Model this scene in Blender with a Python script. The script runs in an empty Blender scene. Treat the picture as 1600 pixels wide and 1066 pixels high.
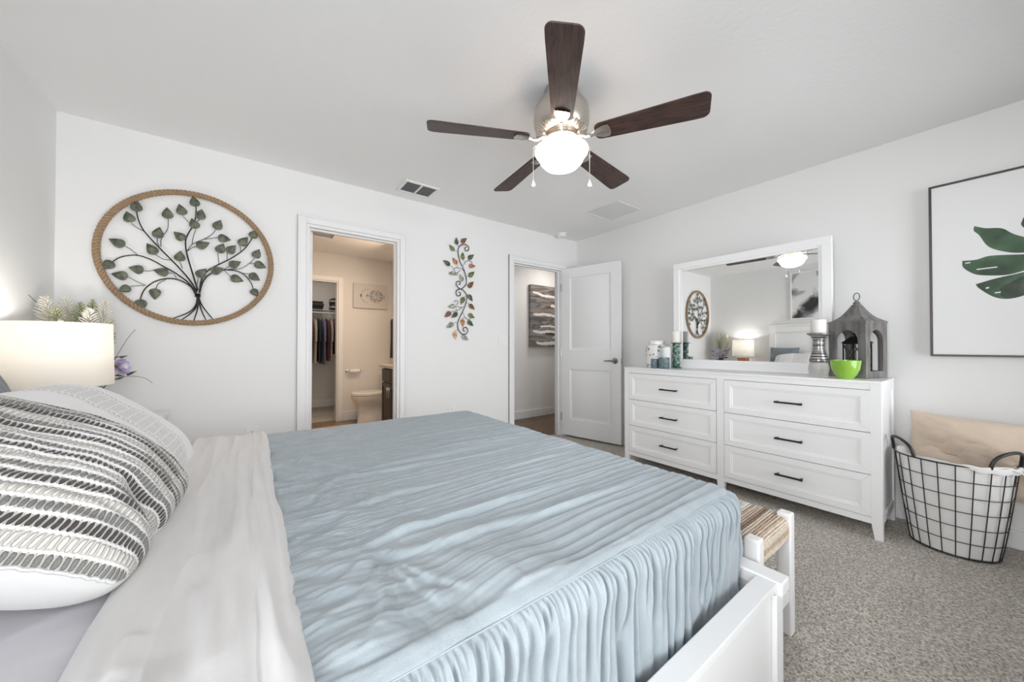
import bpy, bmesh, math, random
import numpy as np
from mathutils import Vector, Matrix, Euler
R = math.radians
scene = bpy.context.scene
COL = scene.collection

# ------------------------------------------------------------------ camera
cam_data = bpy.data.cameras.new('camera')
cam = bpy.data.objects.new('camera', cam_data)
COL.objects.link(cam)
cam_data.sensor_width = 36.0
cam_data.lens = 553.43 / 1600 * 36.0
cam_data.shift_y = 1.26 / 1600
cam_data.clip_start = 0.02
cam.location = (0, 0, 1.107)
cam.rotation_euler = (R(90) + 0.0106, 0, -0.6377)
scene.camera = cam

# ------------------------------------------------------------------ colour management, world, daylight
scene.view_settings.view_transform = 'Standard'
scene.view_settings.look = 'None'
scene.view_settings.gamma = 1.0
scene.view_settings.use_curve_mapping = False
scene.view_settings.exposure = 0.22
world = bpy.data.worlds.new('daylight_sky')
scene.world = world
world.use_nodes = True
world.node_tree.nodes['Background'].inputs[0].default_value = (0.92, 0.96, 1.0, 1)
world.node_tree.nodes['Background'].inputs[1].default_value = 1.2
scene.cycles.max_bounces = 10
scene.cycles.diffuse_bounces = 7
scene.cycles.transparent_max_bounces = 12
scene.cycles.sample_clamp_indirect = 6.0
scene.cycles.caustics_reflective = False
scene.cycles.caustics_refractive = False

def area_light(name, loc, rot, sx, sy, power, color, spread=180):
    l = bpy.data.lights.new(name, 'AREA')
    l.shape = 'RECTANGLE'; l.size = sx; l.size_y = sy
    l.energy = power; l.color = color; l.spread = R(spread)
    o = bpy.data.objects.new(name, l); COL.objects.link(o)
    o.location = loc; o.rotation_euler = rot
    return o
def point_light(name, loc, power, color, radius):
    l = bpy.data.lights.new(name, 'POINT')
    l.energy = power; l.color = color; l.shadow_soft_size = radius
    o = bpy.data.objects.new(name, l); COL.objects.link(o); o.location = loc
    return o
# room numbers (metres): headboard wall x = XL, dresser wall x = XR, door wall y = YB, window wall y = YF
XL, XR, YB, YF, HC = -0.889, 3.365, 3.145, -0.62, 2.44
WT = 0.115
WINDOWS = [(-0.55, 0.75), (1.20, 3.15)]
WZ = (0.45, 2.15)
for i, (a, b) in enumerate(WINDOWS):
    area_light('window_daylight', ((a + b) / 2, YF - WT - 0.05, sum(WZ) / 2), (R(90), 0, 0), b - a, WZ[1] - WZ[0],
               (36 if i == 0 else 20) * (b - a), (0.975, 0.985, 1.0))
ADDED_WIN = (-0.48, 0.30, 0.75, 2.15)       # made-up unseen window, added to brighten the dresser wall: y0, y1, z0, z1
area_light('window_daylight', (XL - 0.15, (ADDED_WIN[0] + ADDED_WIN[1]) / 2, (ADDED_WIN[2] + ADDED_WIN[3]) / 2), (0, R(-90), 0), ADDED_WIN[3] - ADDED_WIN[2], ADDED_WIN[1] - ADDED_WIN[0], 38, (0.975, 0.985, 1.0), 150)  # lamp added behind the made-up window to lift the dresser side
area_light('bathroom_vanity_light', (1.62, 4.35, 2.12), (0, R(62), 0), 0.15, 0.8, 11, (1.0, 0.76, 0.55))
area_light('bathroom_ceiling_light', (1.0, 4.4, 2.41), (0, 0, 0), 0.3, 0.3, 8, (1.0, 0.76, 0.55))
area_light('closet_light', (0.8, 6.4, 2.41), (0, 0, 0), 0.3, 0.3, 4, (1.0, 0.90, 0.80))
area_light('hall_light', (3.75, 3.70, 2.41), (0, 0, 0), 0.25, 0.25, 6, (1.0, 0.93, 0.86))  # added lamp without a known fixture, brightens hall wall and painting

# ------------------------------------------------------------------ helpers
def tag(o, label=None, cat=None, group=None, kind=None):
    if label: o['label'] = label
    if cat: o['category'] = cat
    if group: o['group'] = group
    if kind: o['kind'] = kind
    return o
def empty(name, loc=(0, 0, 0), rotz=0.0, label=None, cat=None, group=None):
    o = bpy.data.objects.new(name, None); COL.objects.link(o)
    o.location = loc; o.rotation_euler = (0, 0, rotz); o.empty_display_size = 0.05
    return tag(o, label, cat, group)
def copy_tree(o, parent=None):
    c = o.copy(); COL.objects.link(c); c.parent = parent
    for ch in list(o.children): copy_tree(ch, c)
    return c

class MB:
    def __init__(s): s.v = []; s.f = []; s.m = []; s.uv = None
    def add(s, vs, fs, m=0):
        b = len(s.v); s.v.extend([tuple(map(float, p)) for p in vs])
        for f in fs: s.f.append(tuple(i + b for i in f)); s.m.append(m)
        return s
    def box(s, a, b, m=0, M=None):
        x0, y0, z0 = a; x1, y1, z1 = b
        vs = [(x0, y0, z0), (x1, y0, z0), (x1, y1, z0), (x0, y1, z0), (x0, y0, z1), (x1, y0, z1), (x1, y1, z1), (x0, y1, z1)]
        if M is not None: vs = [tuple(M @ Vector(p)) for p in vs]
        return s.add(vs, [(0, 3, 2, 1), (4, 5, 6, 7), (0, 1, 5, 4), (1, 2, 6, 5), (2, 3, 7, 6), (3, 0, 4, 7)], m)
    def hexa(s, bot, top, m=0):
        n = len(bot)
        fs = [tuple(range(n))[::-1], tuple(range(n, 2 * n))] + [(i, (i + 1) % n, n + (i + 1) % n, n + i) for i in range(n)]
        return s.add(list(bot) + list(top), fs, m)
    def lathe(s, prof, c=(0, 0, 0), n=32, m=0, cap0=True, cap1=True, M=None, sc=(1, 1)):
        vs = []
        for r, z in prof:
            for k in range(n):
                a = 2 * math.pi * k / n
                vs.append((r * math.cos(a) * sc[0], r * math.sin(a) * sc[1], z))
        if M is not None: vs = [tuple(M @ Vector(p)) for p in vs]
        vs = [(p[0] + c[0], p[1] + c[1], p[2] + c[2]) for p in vs]
        fs = []
        for j in range(len(prof) - 1):
            for k in range(n):
                fs.append((j * n + k, j * n + (k + 1) % n, (j + 1) * n + (k + 1) % n, (j + 1) * n + k))
        if cap0: fs.append(tuple(range(n))[::-1])
        if cap1: fs.append(tuple((len(prof) - 1) * n + k for k in range(n)))
        return s.add(vs, fs, m)
    def tube(s, pts, r, n=8, m=0, closed=False, flat=None):
        pts = [Vector(p) for p in pts]; N = len(pts)
        rr = r if isinstance(r, (list, tuple)) else [r] * N
        vs = []; up = None
        for i, p in enumerate(pts):
            if closed: t = pts[(i + 1) % N] - pts[i - 1]
            else: t = pts[min(i + 1, N - 1)] - pts[max(i - 1, 0)]
            if t.length < 1e-9: t = Vector((0, 0, 1))
            t.normalize()
            if up is None:
                up = Vector((0, 0, 1)) if abs(t.z) < 0.9 else Vector((1, 0, 0))
            a = t.cross(up)
            if a.length < 1e-6: a = t.orthogonal()
            a.normalize(); b = a.cross(t).normalized(); up = b
            for k in range(n):
                an = 2 * math.pi * k / n
                vs.append(p + (a * math.cos(an) + b * math.sin(an)) * rr[i])
        fs = []
        L = N if closed else N - 1
        for i in range(L):
            j = (i + 1) % N
            for k in range(n):
                fs.append((i * n + k, i * n + (k + 1) % n, j * n + (k + 1) % n, j * n + k))
        if not closed:
            fs.append(tuple(range(n))[::-1]); fs.append(tuple((N - 1) * n + k for k in range(n)))
        return s.add(vs, fs, m)
    def cyl(s, p0, p1, r, n=16, m=0, r1=None):
        return s.tube([p0, p1], [r, r if r1 is None else r1], n, m)
    def prism(s, poly, d0, d1, axis='x', m=0):
        def P(u, v, d):
            return (d, u, v) if axis == 'x' else (u, d, v) if axis == 'y' else (u, v, d)
        n = len(poly)
        vs = [P(u, v, d0) for u, v in poly] + [P(u, v, d1) for u, v in poly]
        fs = [tuple(range(n))[::-1], tuple(range(n, 2 * n))] + [(i, (i + 1) % n, n + (i + 1) % n, n + i) for i in range(n)]
        return s.add(vs, fs, m)
    def grid(s, P, m=0, flip=False):
        P = np.asarray(P); nu, nv = P.shape[:2]
        b = len(s.v); s.v.extend(map(tuple, P.reshape(-1, 3).tolist()))
        for i in range(nu - 1):
            for j in range(nv - 1):
                q = (b + i * nv + j, b + (i + 1) * nv + j, b + (i + 1) * nv + j + 1, b + i * nv + j + 1)
                s.f.append(q[::-1] if flip else q); s.m.append(m)
        return s
    def build(s, name, mats, parent=None, bevel=0.0, seg=2, angle=38, smooth=True, fix=True, mat4=None):
        me = bpy.data.meshes.new(name)
        me.from_pydata(s.v, [], s.f); me.validate(verbose=False)
        if not isinstance(mats, (list, tuple)): mats = [mats]
        for mm in mats: me.materials.append(mm)
        if len(me.polygons) == len(s.m): me.polygons.foreach_set('material_index', s.m)
        if fix:
            bm = bmesh.new(); bm.from_mesh(me); bmesh.ops.recalc_face_normals(bm, faces=bm.faces); bm.to_mesh(me); bm.free()
        if smooth:
            me.polygons.foreach_set('use_smooth', [True] * len(me.polygons))
            me.set_sharp_from_angle(angle=R(angle))
        me.update()
        o = bpy.data.objects.new(name, me); COL.objects.link(o)
        if parent is not None: o.parent = parent
        if mat4 is not None: o.matrix_local = mat4
        if bevel > 0:
            md = o.modifiers.new('bevel', 'BEVEL'); md.width = bevel; md.segments = seg; md.limit_method = 'ANGLE'; md.angle_limit = R(40)
            md.harden_normals = False
        return o

# numpy value noise ---------------------------------------------------
_rs = np.random.RandomState(7)
_LAT = _rs.rand(256, 256)
def vnoise(x, y, seed=0):
    x = np.asarray(x, float) + seed * 17.31; y = np.asarray(y, float) + seed * 9.77
    xi = np.floor(x).astype(int); yi = np.floor(y).astype(int)
    fx = x - xi; fy = y - yi
    fx = fx * fx * fx * (fx * (fx * 6 - 15) + 10); fy = fy * fy * fy * (fy * (fy * 6 - 15) + 10)
    g = lambda a, b: _LAT[a % 256, b % 256]
    return ((g(xi, yi) * (1 - fx) + g(xi + 1, yi) * fx) * (1 - fy) + (g(xi, yi + 1) * (1 - fx) + g(xi + 1, yi + 1) * fx) * fy) * 2 - 1
def fbm(x, y, oct=3, seed=0):
    a = 0; w = 1; t = 0
    for k in range(oct):
        a = a + w * vnoise(np.asarray(x) * 2 ** k, np.asarray(y) * 2 ** k, seed + k * 3); t += w; w *= 0.5
    return a / t
def sstep(a, b, x):
    t = np.clip((np.asarray(x, float) - a) / (b - a), 0, 1); return t * t * (3 - 2 * t)

# ------------------------------------------------------------------ materials
def new_mat(name):
    m = bpy.data.materials.new(name); m.use_nodes = True
    return m, m.node_tree.nodes, m.node_tree.links, m.node_tree.nodes['Principled BSDF']
def mat(name, col, rough=0.5, metal=0.0, bump=0.0, bscale=200.0, var=0.0, vscale=8.0, spec=0.5, coat=0.0, sheen=0.0, stretch=None, dist=0.002):
    m, n, l, b = new_mat(name)
    b.inputs['Base Color'].default_value = (*col, 1); b.inputs['Roughness'].default_value = rough
    b.inputs['Metallic'].default_value = metal; b.inputs['Specular IOR Level'].default_value = spec
    b.inputs['Coat Weight'].default_value = coat; b.inputs['Sheen Weight'].default_value = sheen
    tc = n.new('ShaderNodeTexCoord'); src = tc.outputs['Object']
    if stretch:
        mp = n.new('ShaderNodeMapping'); mp.inputs['Scale'].default_value = stretch; l.new(src, mp.inputs[0]); src = mp.outputs[0]
    if var > 0:
        t = n.new('ShaderNodeTexNoise'); t.inputs['Scale'].default_value = vscale; t.inputs['Detail'].default_value = 5; l.new(src, t.inputs[0])
        mx = n.new('ShaderNodeMix'); mx.data_type = 'RGBA'; l.new(t.outputs[0], mx.inputs[0])
        mx.inputs[6].default_value = (*[max(0, c * (1 - var)) for c in col], 1); mx.inputs[7].default_value = (*[min(1, c * (1 + var)) for c in col], 1)
        l.new(mx.outputs[2], b.inputs['Base Color'])
    if bump > 0:
        t = n.new('ShaderNodeTexNoise'); t.inputs['Scale'].default_value = bscale; t.inputs['Detail'].default_value = 4; l.new(src, t.inputs[0])
        bp = n.new('ShaderNodeBump'); bp.inputs['Strength'].default_value = bump; bp.inputs['Distance'].default_value = dist
        l.new(t.outputs[0], bp.inputs['Height']); l.new(bp.outputs[0], b.inputs['Normal'])
    return m
def ramp(n, stops, interp='LINEAR'):
    r = n.new('ShaderNodeValToRGB'); r.color_ramp.interpolation = interp
    e = r.color_ramp.elements
    while len(e) < len(stops): e.new(0.5)
    for k, (p, c) in enumerate(stops): e[k].position = p; e[k].color = (*c, 1)
    return r

M = {}
M['wall'] = mat('wall_paint', (0.825, 0.825, 0.82), 0.85, bump=0.10, bscale=90, spec=0.2)
M['ceiling'] = mat('ceiling_paint', (0.87, 0.87, 0.87), 0.9, bump=0.35, bscale=42, spec=0.15, dist=0.004)
M['trim'] = mat('trim_paint', (0.82, 0.822, 0.825), 0.42)
M['door'] = mat('door_paint', (0.83, 0.835, 0.84), 0.45)
M['white'] = mat('white_lacquer', (0.88, 0.885, 0.89), 0.33)
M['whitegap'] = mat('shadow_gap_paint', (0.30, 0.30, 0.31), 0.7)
M['bathwall'] = mat('bath_paint', (0.74, 0.72, 0.69), 0.8, bump=0.1, bscale=90, spec=0.2)
M['black'] = mat('black_metal', (0.012, 0.012, 0.013), 0.38, spec=0.5)
M['chrome'] = mat('satin_nickel', (0.62, 0.60, 0.57), 0.22, metal=1.0)
M['handlemetal'] = mat('dark_nickel', (0.30, 0.29, 0.28), 0.2, metal=1.0)
M['nickel'] = mat('brushed_nickel', (0.55, 0.51, 0.46), 0.28, metal=1.0)
M['plastic'] = mat('white_plastic', (0.85, 0.85, 0.84), 0.35)
M['slot'] = mat('dark_slot', (0.03, 0.03, 0.03), 0.6)
M['ductgrey'] = mat('duct_shadow', (0.22, 0.22, 0.23), 0.8)  # dark grey paints in the shade inside the duct
M['louver'] = mat('louver_grey', (0.55, 0.55, 0.56), 0.5)

def carpet_mat(name, c0, c1, c2, scale=260):
    m, n, l, b = new_mat(name)
    tc = n.new('ShaderNodeTexCoord')
    t = n.new('ShaderNodeTexNoise'); t.inputs['Scale'].default_value = scale; t.inputs['Detail'].default_value = 3; l.new(tc.outputs['Object'], t.inputs[0])
    v = n.new('ShaderNodeTexVoronoi'); v.inputs['Scale'].default_value = scale * 0.6; l.new(tc.outputs['Object'], v.inputs[0])
    big = n.new('ShaderNodeTexNoise'); big.inputs['Scale'].default_value = 5; big.inputs['Detail'].default_value = 3; l.new(tc.outputs['Object'], big.inputs[0])
    ad = n.new('ShaderNodeMath'); ad.operation = 'MULTIPLY_ADD'; l.new(v.outputs['Distance'], ad.inputs[0]); ad.inputs[1].default_value = 0.35; l.new(t.outputs[0], ad.inputs[2])
    r = ramp(n, [(0.38, c0), (0.62, c1), (0.86, c2)]); l.new(ad.outputs[0], r.inputs[0])
    mx = n.new('ShaderNodeMix'); mx.data_type = 'RGBA'; mx.blend_type = 'MULTIPLY'; mx.inputs[0].default_value = 0.35
    r2 = ramp(n, [(0.3, (0.72, 0.72, 0.72)), (0.7, (1, 1, 1))]); l.new(big.outputs[0], r2.inputs[0])
    l.new(r.outputs[0], mx.inputs[6]); l.new(r2.outputs[0], mx.inputs[7]); l.new(mx.outputs[2], b.inputs['Base Color'])
    b.inputs['Roughness'].default_value = 0.95; b.inputs['Specular IOR Level'].default_value = 0.1; b.inputs['Sheen Weight'].default_value = 0.15
    bp = n.new('ShaderNodeBump'); bp.inputs['Strength'].default_value = 1.0; bp.inputs['Distance'].default_value = 0.012
    l.new(ad.outputs[0], bp.inputs['Height']); l.new(bp.outputs[0], b.inputs['Normal'])
    return m
M['carpet'] = carpet_mat('grey_beige_carpet', (0.18, 0.158, 0.136), (0.49, 0.45, 0.40), (0.82, 0.77, 0.70), 130)

def wood_mat(name, c0, c1, scale=(1, 1, 1), rough=0.4, planks=None, nscale=6):
    m, n, l, b = new_mat(name)
    tc = n.new('ShaderNodeTexCoord'); mp = n.new('ShaderNodeMapping'); mp.inputs['Scale'].default_value = scale; l.new(tc.outputs['Object'], mp.inputs[0])
    t = n.new('ShaderNodeTexNoise'); t.inputs['Scale'].default_value = nscale; t.inputs['Detail'].default_value = 6; t.inputs['Distortion'].default_value = 0.6; l.new(mp.outputs[0], t.inputs[0])
    r = ramp(n, [(0.32, c0), (0.68, c1)]); l.new(t.outputs[0], r.inputs[0])
    out = r.outputs[0]
    if planks:
        br = n.new('ShaderNodeTexBrick'); br.inputs['Scale'].default_value = 1.0; br.inputs['Brick Width'].default_value = planks[0]; br.inputs['Row Height'].default_value = planks[1]
        br.inputs['Mortar Size'].default_value = 0.002; br.inputs['Color1'].default_value = (1, 1, 1, 1); br.inputs['Color2'].default_value = (0.72, 0.72, 0.72, 1); br.inputs['Mortar'].default_value = (0.25, 0.25, 0.25, 1)
        l.new(tc.outputs['Object'], br.inputs[0])
        mx = n.new('ShaderNodeMix'); mx.data_type = 'RGBA'; mx.blend_type = 'MULTIPLY'; mx.inputs[0].default_value = 1
        l.new(out, mx.inputs[6]); l.new(br.outputs[0], mx.inputs[7]); out = mx.outputs[2]
    l.new(out, b.inputs['Base Color']); b.inputs['Roughness'].default_value = rough
    return m
M['hallwood'] = wood_mat('hall_plank_floor', (0.12, 0.075, 0.045), (0.25, 0.16, 0.10), (1, 8, 1), 0.4, (1.2, 0.16))
M['bathfloor'] = wood_mat('bath_plank_floor', (0.20, 0.14, 0.095), (0.36, 0.26, 0.18), (1, 8, 1), 0.35, (1.2, 0.18))
M['espresso'] = wood_mat('espresso_wood', (0.012, 0.007, 0.006), (0.030, 0.018, 0.014), (6, 6, 1), 0.35)

# ------------------------------------------------------------------ room shell
def struct(name, mb, m, **k):
    return tag(mb.build(name, m, **k), kind='structure')
HB = 3.26               # far face of the door wall
BX0, BX1 = 0.352, 1.074   # bathroom door opening
HX0, HX1 = 2.344, 3.104   # hall door opening
DT = 2.05               # head height
fl = MB().box((XL - 0.1, YF - 0.1, -0.05), (XR + 0.1, HB - 0.02, 0.0)); struct('floor', fl, M['carpet'], smooth=False)
cl = MB().box((XL - 0.1, YF - 0.15, HC), (XR + 0.1, HB, HC + 0.08)); struct('ceiling', cl, M['ceiling'], smooth=False)
wl = MB().box((XL - 0.1, YF - 0.1, 0), (XL, ADDED_WIN[0], HC)).box((XL - 0.1, ADDED_WIN[1], 0), (XL, HB, HC)).box((XL - 0.1, ADDED_WIN[0], 0), (XL, ADDED_WIN[1], ADDED_WIN[2])).box((XL - 0.1, ADDED_WIN[0], ADDED_WIN[3]), (XL, ADDED_WIN[1], HC))
struct('wall_left', wl, M['wall'], smooth=False)
struct('wall_right', MB().box((XR, YF - 0.1, 0), (XR + 0.1, HB, HC)), M['wall'], smooth=False)
wb = MB()
for a, b, z0, z1 in [(XL, BX0, 0, HC), (BX0, BX1, DT, HC), (BX1, HX0, 0, HC), (HX0, HX1, DT, HC), (HX1, XR, 0, HC)]:
    wb.box((a, YB, z0), (b, HB, z1))
struct('wall_back', wb, M['wall'], smooth=False)
wf = MB(); xs = [XL]
for a, b in WINDOWS: xs += [a, b]
xs.append(XR)
for k in range(0, len(xs), 2): wf.box((xs[k], YF - WT, 0), (xs[k + 1], YF, HC))
for a, b in WINDOWS: wf.box((a, YF - WT, 0), (b, YF, WZ[0])); wf.box((a, YF - WT, WZ[1]), (b, YF, HC))
struct('wall_front', wf, M['wall'], smooth=False)
mg, n, l, b = new_mat('window_glass')
for nd in list(n):
    if nd.type == 'BSDF_PRINCIPLED': n.remove(nd)
tr = n.new('ShaderNodeBsdfTransparent'); gl = n.new('ShaderNodeBsdfGlossy'); gl.inputs['Roughness'].default_value = 0.0
fr = n.new('ShaderNodeFresnel'); mx = n.new('ShaderNodeMixShader'); l.new(fr.outputs[0], mx.inputs[0]); l.new(tr.outputs[0], mx.inputs[1]); l.new(gl.outputs[0], mx.inputs[2])
l.new(mx.outputs[0], n['Material Output'].inputs[0]); M['glass'] = mg
for i, (a, b) in enumerate(WINDOWS):
    w = MB(); y0, y1 = YF - 0.09, YF - 0.04; z0, z1 = WZ; t = 0.045; zm = (z0 + z1) / 2
    w.box((a, y0, z0), (a + t, y1, z1)).box((b - t, y0, z0), (b, y1, z1)).box((a + t, y0, z0), (b - t, y1, z0 + t)).box((a + t, y0, z1 - t), (b - t, y1, z1)).box((a + t, y0, zm - .02), (b - t, y1, zm + .02))
    if b - a > 1.5: w.box(((a + b) / 2 - .03, y0, z0 + t), ((a + b) / 2 + .03, y1, z1 - t))
    wo = struct('window_%d' % (i + 1), w, M['trim'], bevel=0.003)
    g = MB().box((a + t, YF - 0.068, z0 + t), (b - t, YF - 0.064, z1 - t)).build('pane', M['glass'], wo, smooth=False)
    MB().box((a - 0.03, YF - 0.04, z0 - 0.02), (b + 0.03, YF + 0.05, z0)).build('window_sill', M['trim'], wo, bevel=0.004)

w = MB(); x0, x1 = XL - 0.085, XL - 0.045; y0, y1, z0, z1 = ADDED_WIN; t = 0.04; zm = (z0 + z1) / 2
w.box((x0, y0, z0), (x1, y0 + t, z1)).box((x0, y1 - t, z0), (x1, y1, z1)).box((x0, y0 + t, z0), (x1, y1 - t, z0 + t)).box((x0, y0 + t, z1 - t), (x1, y1 - t, z1)).box((x0, y0 + t, zm - .02), (x1, y1 - t, zm + .02))
wo = struct('window_3', w, M['trim'], bevel=0.003)  # frame of the made-up window, out of view, added for its light
MB().box((XL - 0.067, y0 + t, z0 + t), (XL - 0.063, y1 - t, z1 - t)).build('pane', M['glass'], wo, smooth=False)
MB().box((XL - 0.045, y0 - 0.03, z0 - 0.02), (XL + 0.04, y1 + 0.03, z0)).build('window_sill', M['trim'], wo, bevel=0.004)
# door casings and jambs
def casing(name, x0, x1, y, dirn, w=0.062, right=True, left=True, head_to=None):
    c = MB(); t = 0.016 * dirn
    def bar(xa, xb, za, zb):
        c.box((xa, min(y, y + t), za), (xb, max(y, y + t), zb))
    if left:
        bar(x0 - w, x0 - 0.004, 0, DT + w); c.box((x0 - w, min(y, y + t * 1.5), 0), (x0 - w + 0.014, max(y, y + t * 1.5), DT + w))
    if right:
        bar(x1 + 0.004, x1 + w, 0, DT + w); c.box((x1 + w - 0.014, min(y, y + t * 1.5), 0), (x1 + w, max(y, y + t * 1.5), DT + w))
    bar(x0 - 0.004, x1 + 0.004, DT + 0.004, DT + w); c.box((x0 - w + 0.014, min(y, y + t * 1.5), DT + w - 0.014), (x1 + w - 0.014, max(y, y + t * 1.5), DT + w))
    return struct(name, c, M['trim'], bevel=0.003)
casing('trim_1', BX0, BX1, YB, -1); casing('trim_2', HX0, HX1, YB, -1); casing('trim_3', BX0, BX1, HB, 1); casing('trim_4', HX0, HX1, HB, 1)
def jamb(name, x0, x1, stop_y):
    j = MB(); t = 0.018
    j.box((x0, YB - 0.002, 0), (x0 + t, HB + 0.002, DT)).box((x1 - t, YB - 0.002, 0), (x1, HB + 0.002, DT)).box((x0 + t, YB - 0.002, DT - t), (x1 - t, HB + 0.002, DT))
    s = 0.012
    j.box((x0 + t, stop_y, 0), (x0 + t + s, stop_y + 0.035, DT - t)).box((x1 - t - s, stop_y, 0), (x1 - t, stop_y + 0.035, DT - t)).box((x0 + t + s, stop_y, DT - t - s), (x1 - t - s, stop_y + 0.035, DT - t))
    return struct(name, j, M['trim'], bevel=0.0015)
jb = jamb('trim_5', BX0, BX1, 3.185); jh = jamb('trim_6', HX0, HX1, 3.19)
# strike plate of the bathroom jamb is a hinge leaf pair
for z in (0.30, 1.09, 1.81):
    h = MB().box((BX0 + 0.0185, 3.222, z - 0.045), (BX0 + 0.0205, 3.258, z + 0.045)).cyl((BX0 + 0.022, 3.262, z - 0.047), (BX0 + 0.022, 3.262, z + 0.047), 0.006, 10)
    for k in (-.03, 0, .03): h.cyl((BX0 + 0.0205, 3.232, z + k), (BX0 + 0.0215, 3.232, z + k), 0.004, 8)
    h.build('hinge', M['chrome'], jb)
BASEH = 0.118
def base(name, pts, m=None):
    b = MB()
    for (xa, ya, xb, yb) in pts:
        b.box((xa, ya, 0), (xb, yb, BASEH - 0.02))
        cx = 0.006
        # thinner top bead
        if abs(xb - xa) > abs(yb - ya):
            if ya < 3.0 or name != 'baseboard_back': pass
        b.box((min(xa, xb), min(ya, yb), BASEH - 0.02), (max(xa, xb), max(ya, yb), BASEH))
    return struct(name, b, m or M['trim'], bevel=0.005)
base('baseboard_back', [(XL, YB - 0.014, BX0 - 0.062, YB), (BX1 + 0.062, YB - 0.014, HX0 - 0.062, YB), (HX1 + 0.062, YB - 0.014, XR, YB)])
base('baseboard_right', [(XR - 0.014, YF, XR, YB - 0.014)])
base('baseboard_left', [(XL, YF, XL + 0.014, YB - 0.014)])

# ---- hall beyond the bedroom door
HY = 4.225
struct('floor_hall', MB().box((1.93, HB - 0.02, -0.05), (5.6, HY + 0.1, 0.0)), M['hallwood'], smooth=False)
struct('ceiling_hall', MB().box((1.93, HB, HC), (5.6, HY + 0.1, HC + 0.08)), M['ceiling'], smooth=False)
hw = MB().box((1.93, HY, 0), (5.6, HY + 0.1, HC)).box((5.5, HB, 0), (5.6, HY, HC)).box((XR + .1, HB - 0.1, 0), (5.5, HB, HC))
struct('wall_hall', hw, M['wall'], smooth=False)
base('baseboard_hall', [(2.03, HY - 0.014, 5.5, HY)])

# ---- bathroom
BXW, BXE, BYF = -0.5, 1.82, 5.67
CX1 = 1.035
struct('floor_bath', MB().box((BXW - .1, HB - 0.02, -0.05), (1.93, BYF + 0.11, 0.0)), M['bathfloor'], smooth=False)
struct('ceiling_bath', MB().box((BXW - .1, HB, HC), (1.93, BYF + 1.7, HC + 0.08)), M['ceiling'], smooth=False)
bw = MB().box((BXW - 0.1, HB, 0), (BXW, BYF, HC)).box((BXE, HB, 0), (1.93, HY + 0.1, HC)).box((BXE, HY, 0), (1.93, BYF + .1, HC))
struct('wall_bath_side', bw, M['bathwall'], smooth=False)
b2 = MB().box((BXW, BYF, 0), (0.30, BYF + 0.11, HC)).box((0.30, BYF, 2.04), (CX1, BYF + 0.11, HC)).box((CX1, BYF, 0), (BXE, BYF + 0.11, HC))
struct('wall_bath_far', b2, M['bathwall'], smooth=False)
cc = MB().box((CX1 + 0.004, BYF - 0.016, 0), (CX1 + 0.066, BYF, 2.106)).box((0.236, BYF - 0.016, 2.044), (CX1 + 0.004, BYF, 2.106)).box((0.236, BYF - 0.016, 0), (0.296, BYF, 2.044))
cc.box((CX1 - 0.016, BYF - 0.002, 0), (CX1, BYF + 0.112, 2.04)).box((0.30, BYF - 0.002, 0), (0.316, BYF + 0.112, 2.04)).box((0.316, BYF - .002, 2.024), (CX1 - .016, BYF + .112, 2.04))
struct('trim_7', cc, M['trim'], bevel=0.003)
b3 = MB().box((CX1 + 0.066, BYF - 0.014, 0), (BXE, BYF, 0.14)); struct('baseboard_bath', b3, M['trim'], bevel=0.005)
# closet
struct('floor_closet', MB().box((-0.4, BYF + 0.11, -0.05), (2.1, 7.3, 0.0)), M['carpet'], smooth=False)
cw = MB().box((-0.5, 7.2, 0), (2.1, 7.3, HC)).box((-0.5, BYF + .11, 0), (-0.4, 7.2, HC)).box((1.55, BYF + .11, 0), (1.65, 7.2, HC))
struct('wall_closet', cw, M['bathwall'], smooth=False)
struct('baseboard_closet', MB().box((-0.4, 7.186, 0), (1.55, 7.2, 0.14)), M['trim'], bevel=0.005)

# ------------------------------------------------------------------ framed panel faces (drawers, doors)
def panel_rings(mb, rect, loops, X, sgn, axis='x', m=0):
    """concentric rectangular steps; loops = [(inset, depth)], depth measured outwards along sgn"""
    a0, a1, z0, z1 = rect
    def P(a, z, d): return (X + sgn * d, a, z) if axis == 'x' else (a, X + sgn * d, z)
    vs = []
    for ins, d in loops:
        vs += [P(a0 + ins, z0 + ins, d), P(a1 - ins, z0 + ins, d), P(a1 - ins, z1 - ins, d), P(a0 + ins, z1 - ins, d)]
    fs = []
    for j in range(len(loops) - 1):
        for k in range(4):
            fs.append((j * 4 + k, j * 4 + (k + 1) % 4, (j + 1) * 4 + (k + 1) % 4, (j + 1) * 4 + k))
    q = (len(loops) - 1) * 4
    fs.append((q, q + 1, q + 2, q + 3))
    return mb.add(vs, fs, m)

def door_leaf(name, W, H, label_kind=True):
    """leaf in local frame: hinge edge at x=0, runs along +x, thickness along y (0..0.035)"""
    T = 0.035
    mb = MB()
    # stiles and rails
    ax0, ax1 = 0.115, W - 0.115
    rows = [(0.20, 0.80), (1.03, H - 0.115)]
    mb.box((0, 0, 0), (ax0, T, H)).box((ax1, 0, 0), (W, T, H))
    zs = [0] + [z for r in rows for z in r] + [H]
    for k in range(0, len(zs), 2): mb.box((ax0, 0, zs[k]), (ax1, T, zs[k + 1]))
    for z0, z1 in rows:
        for X, s in ((0, -1), (T, 1)):
            panel_rings(mb, (ax0, ax1, z0, z1), [(0, 0), (0.012, -0.009), (0.030, -0.009), (0.046, -0.003)], X, s, 'y')
    return mb
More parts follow.
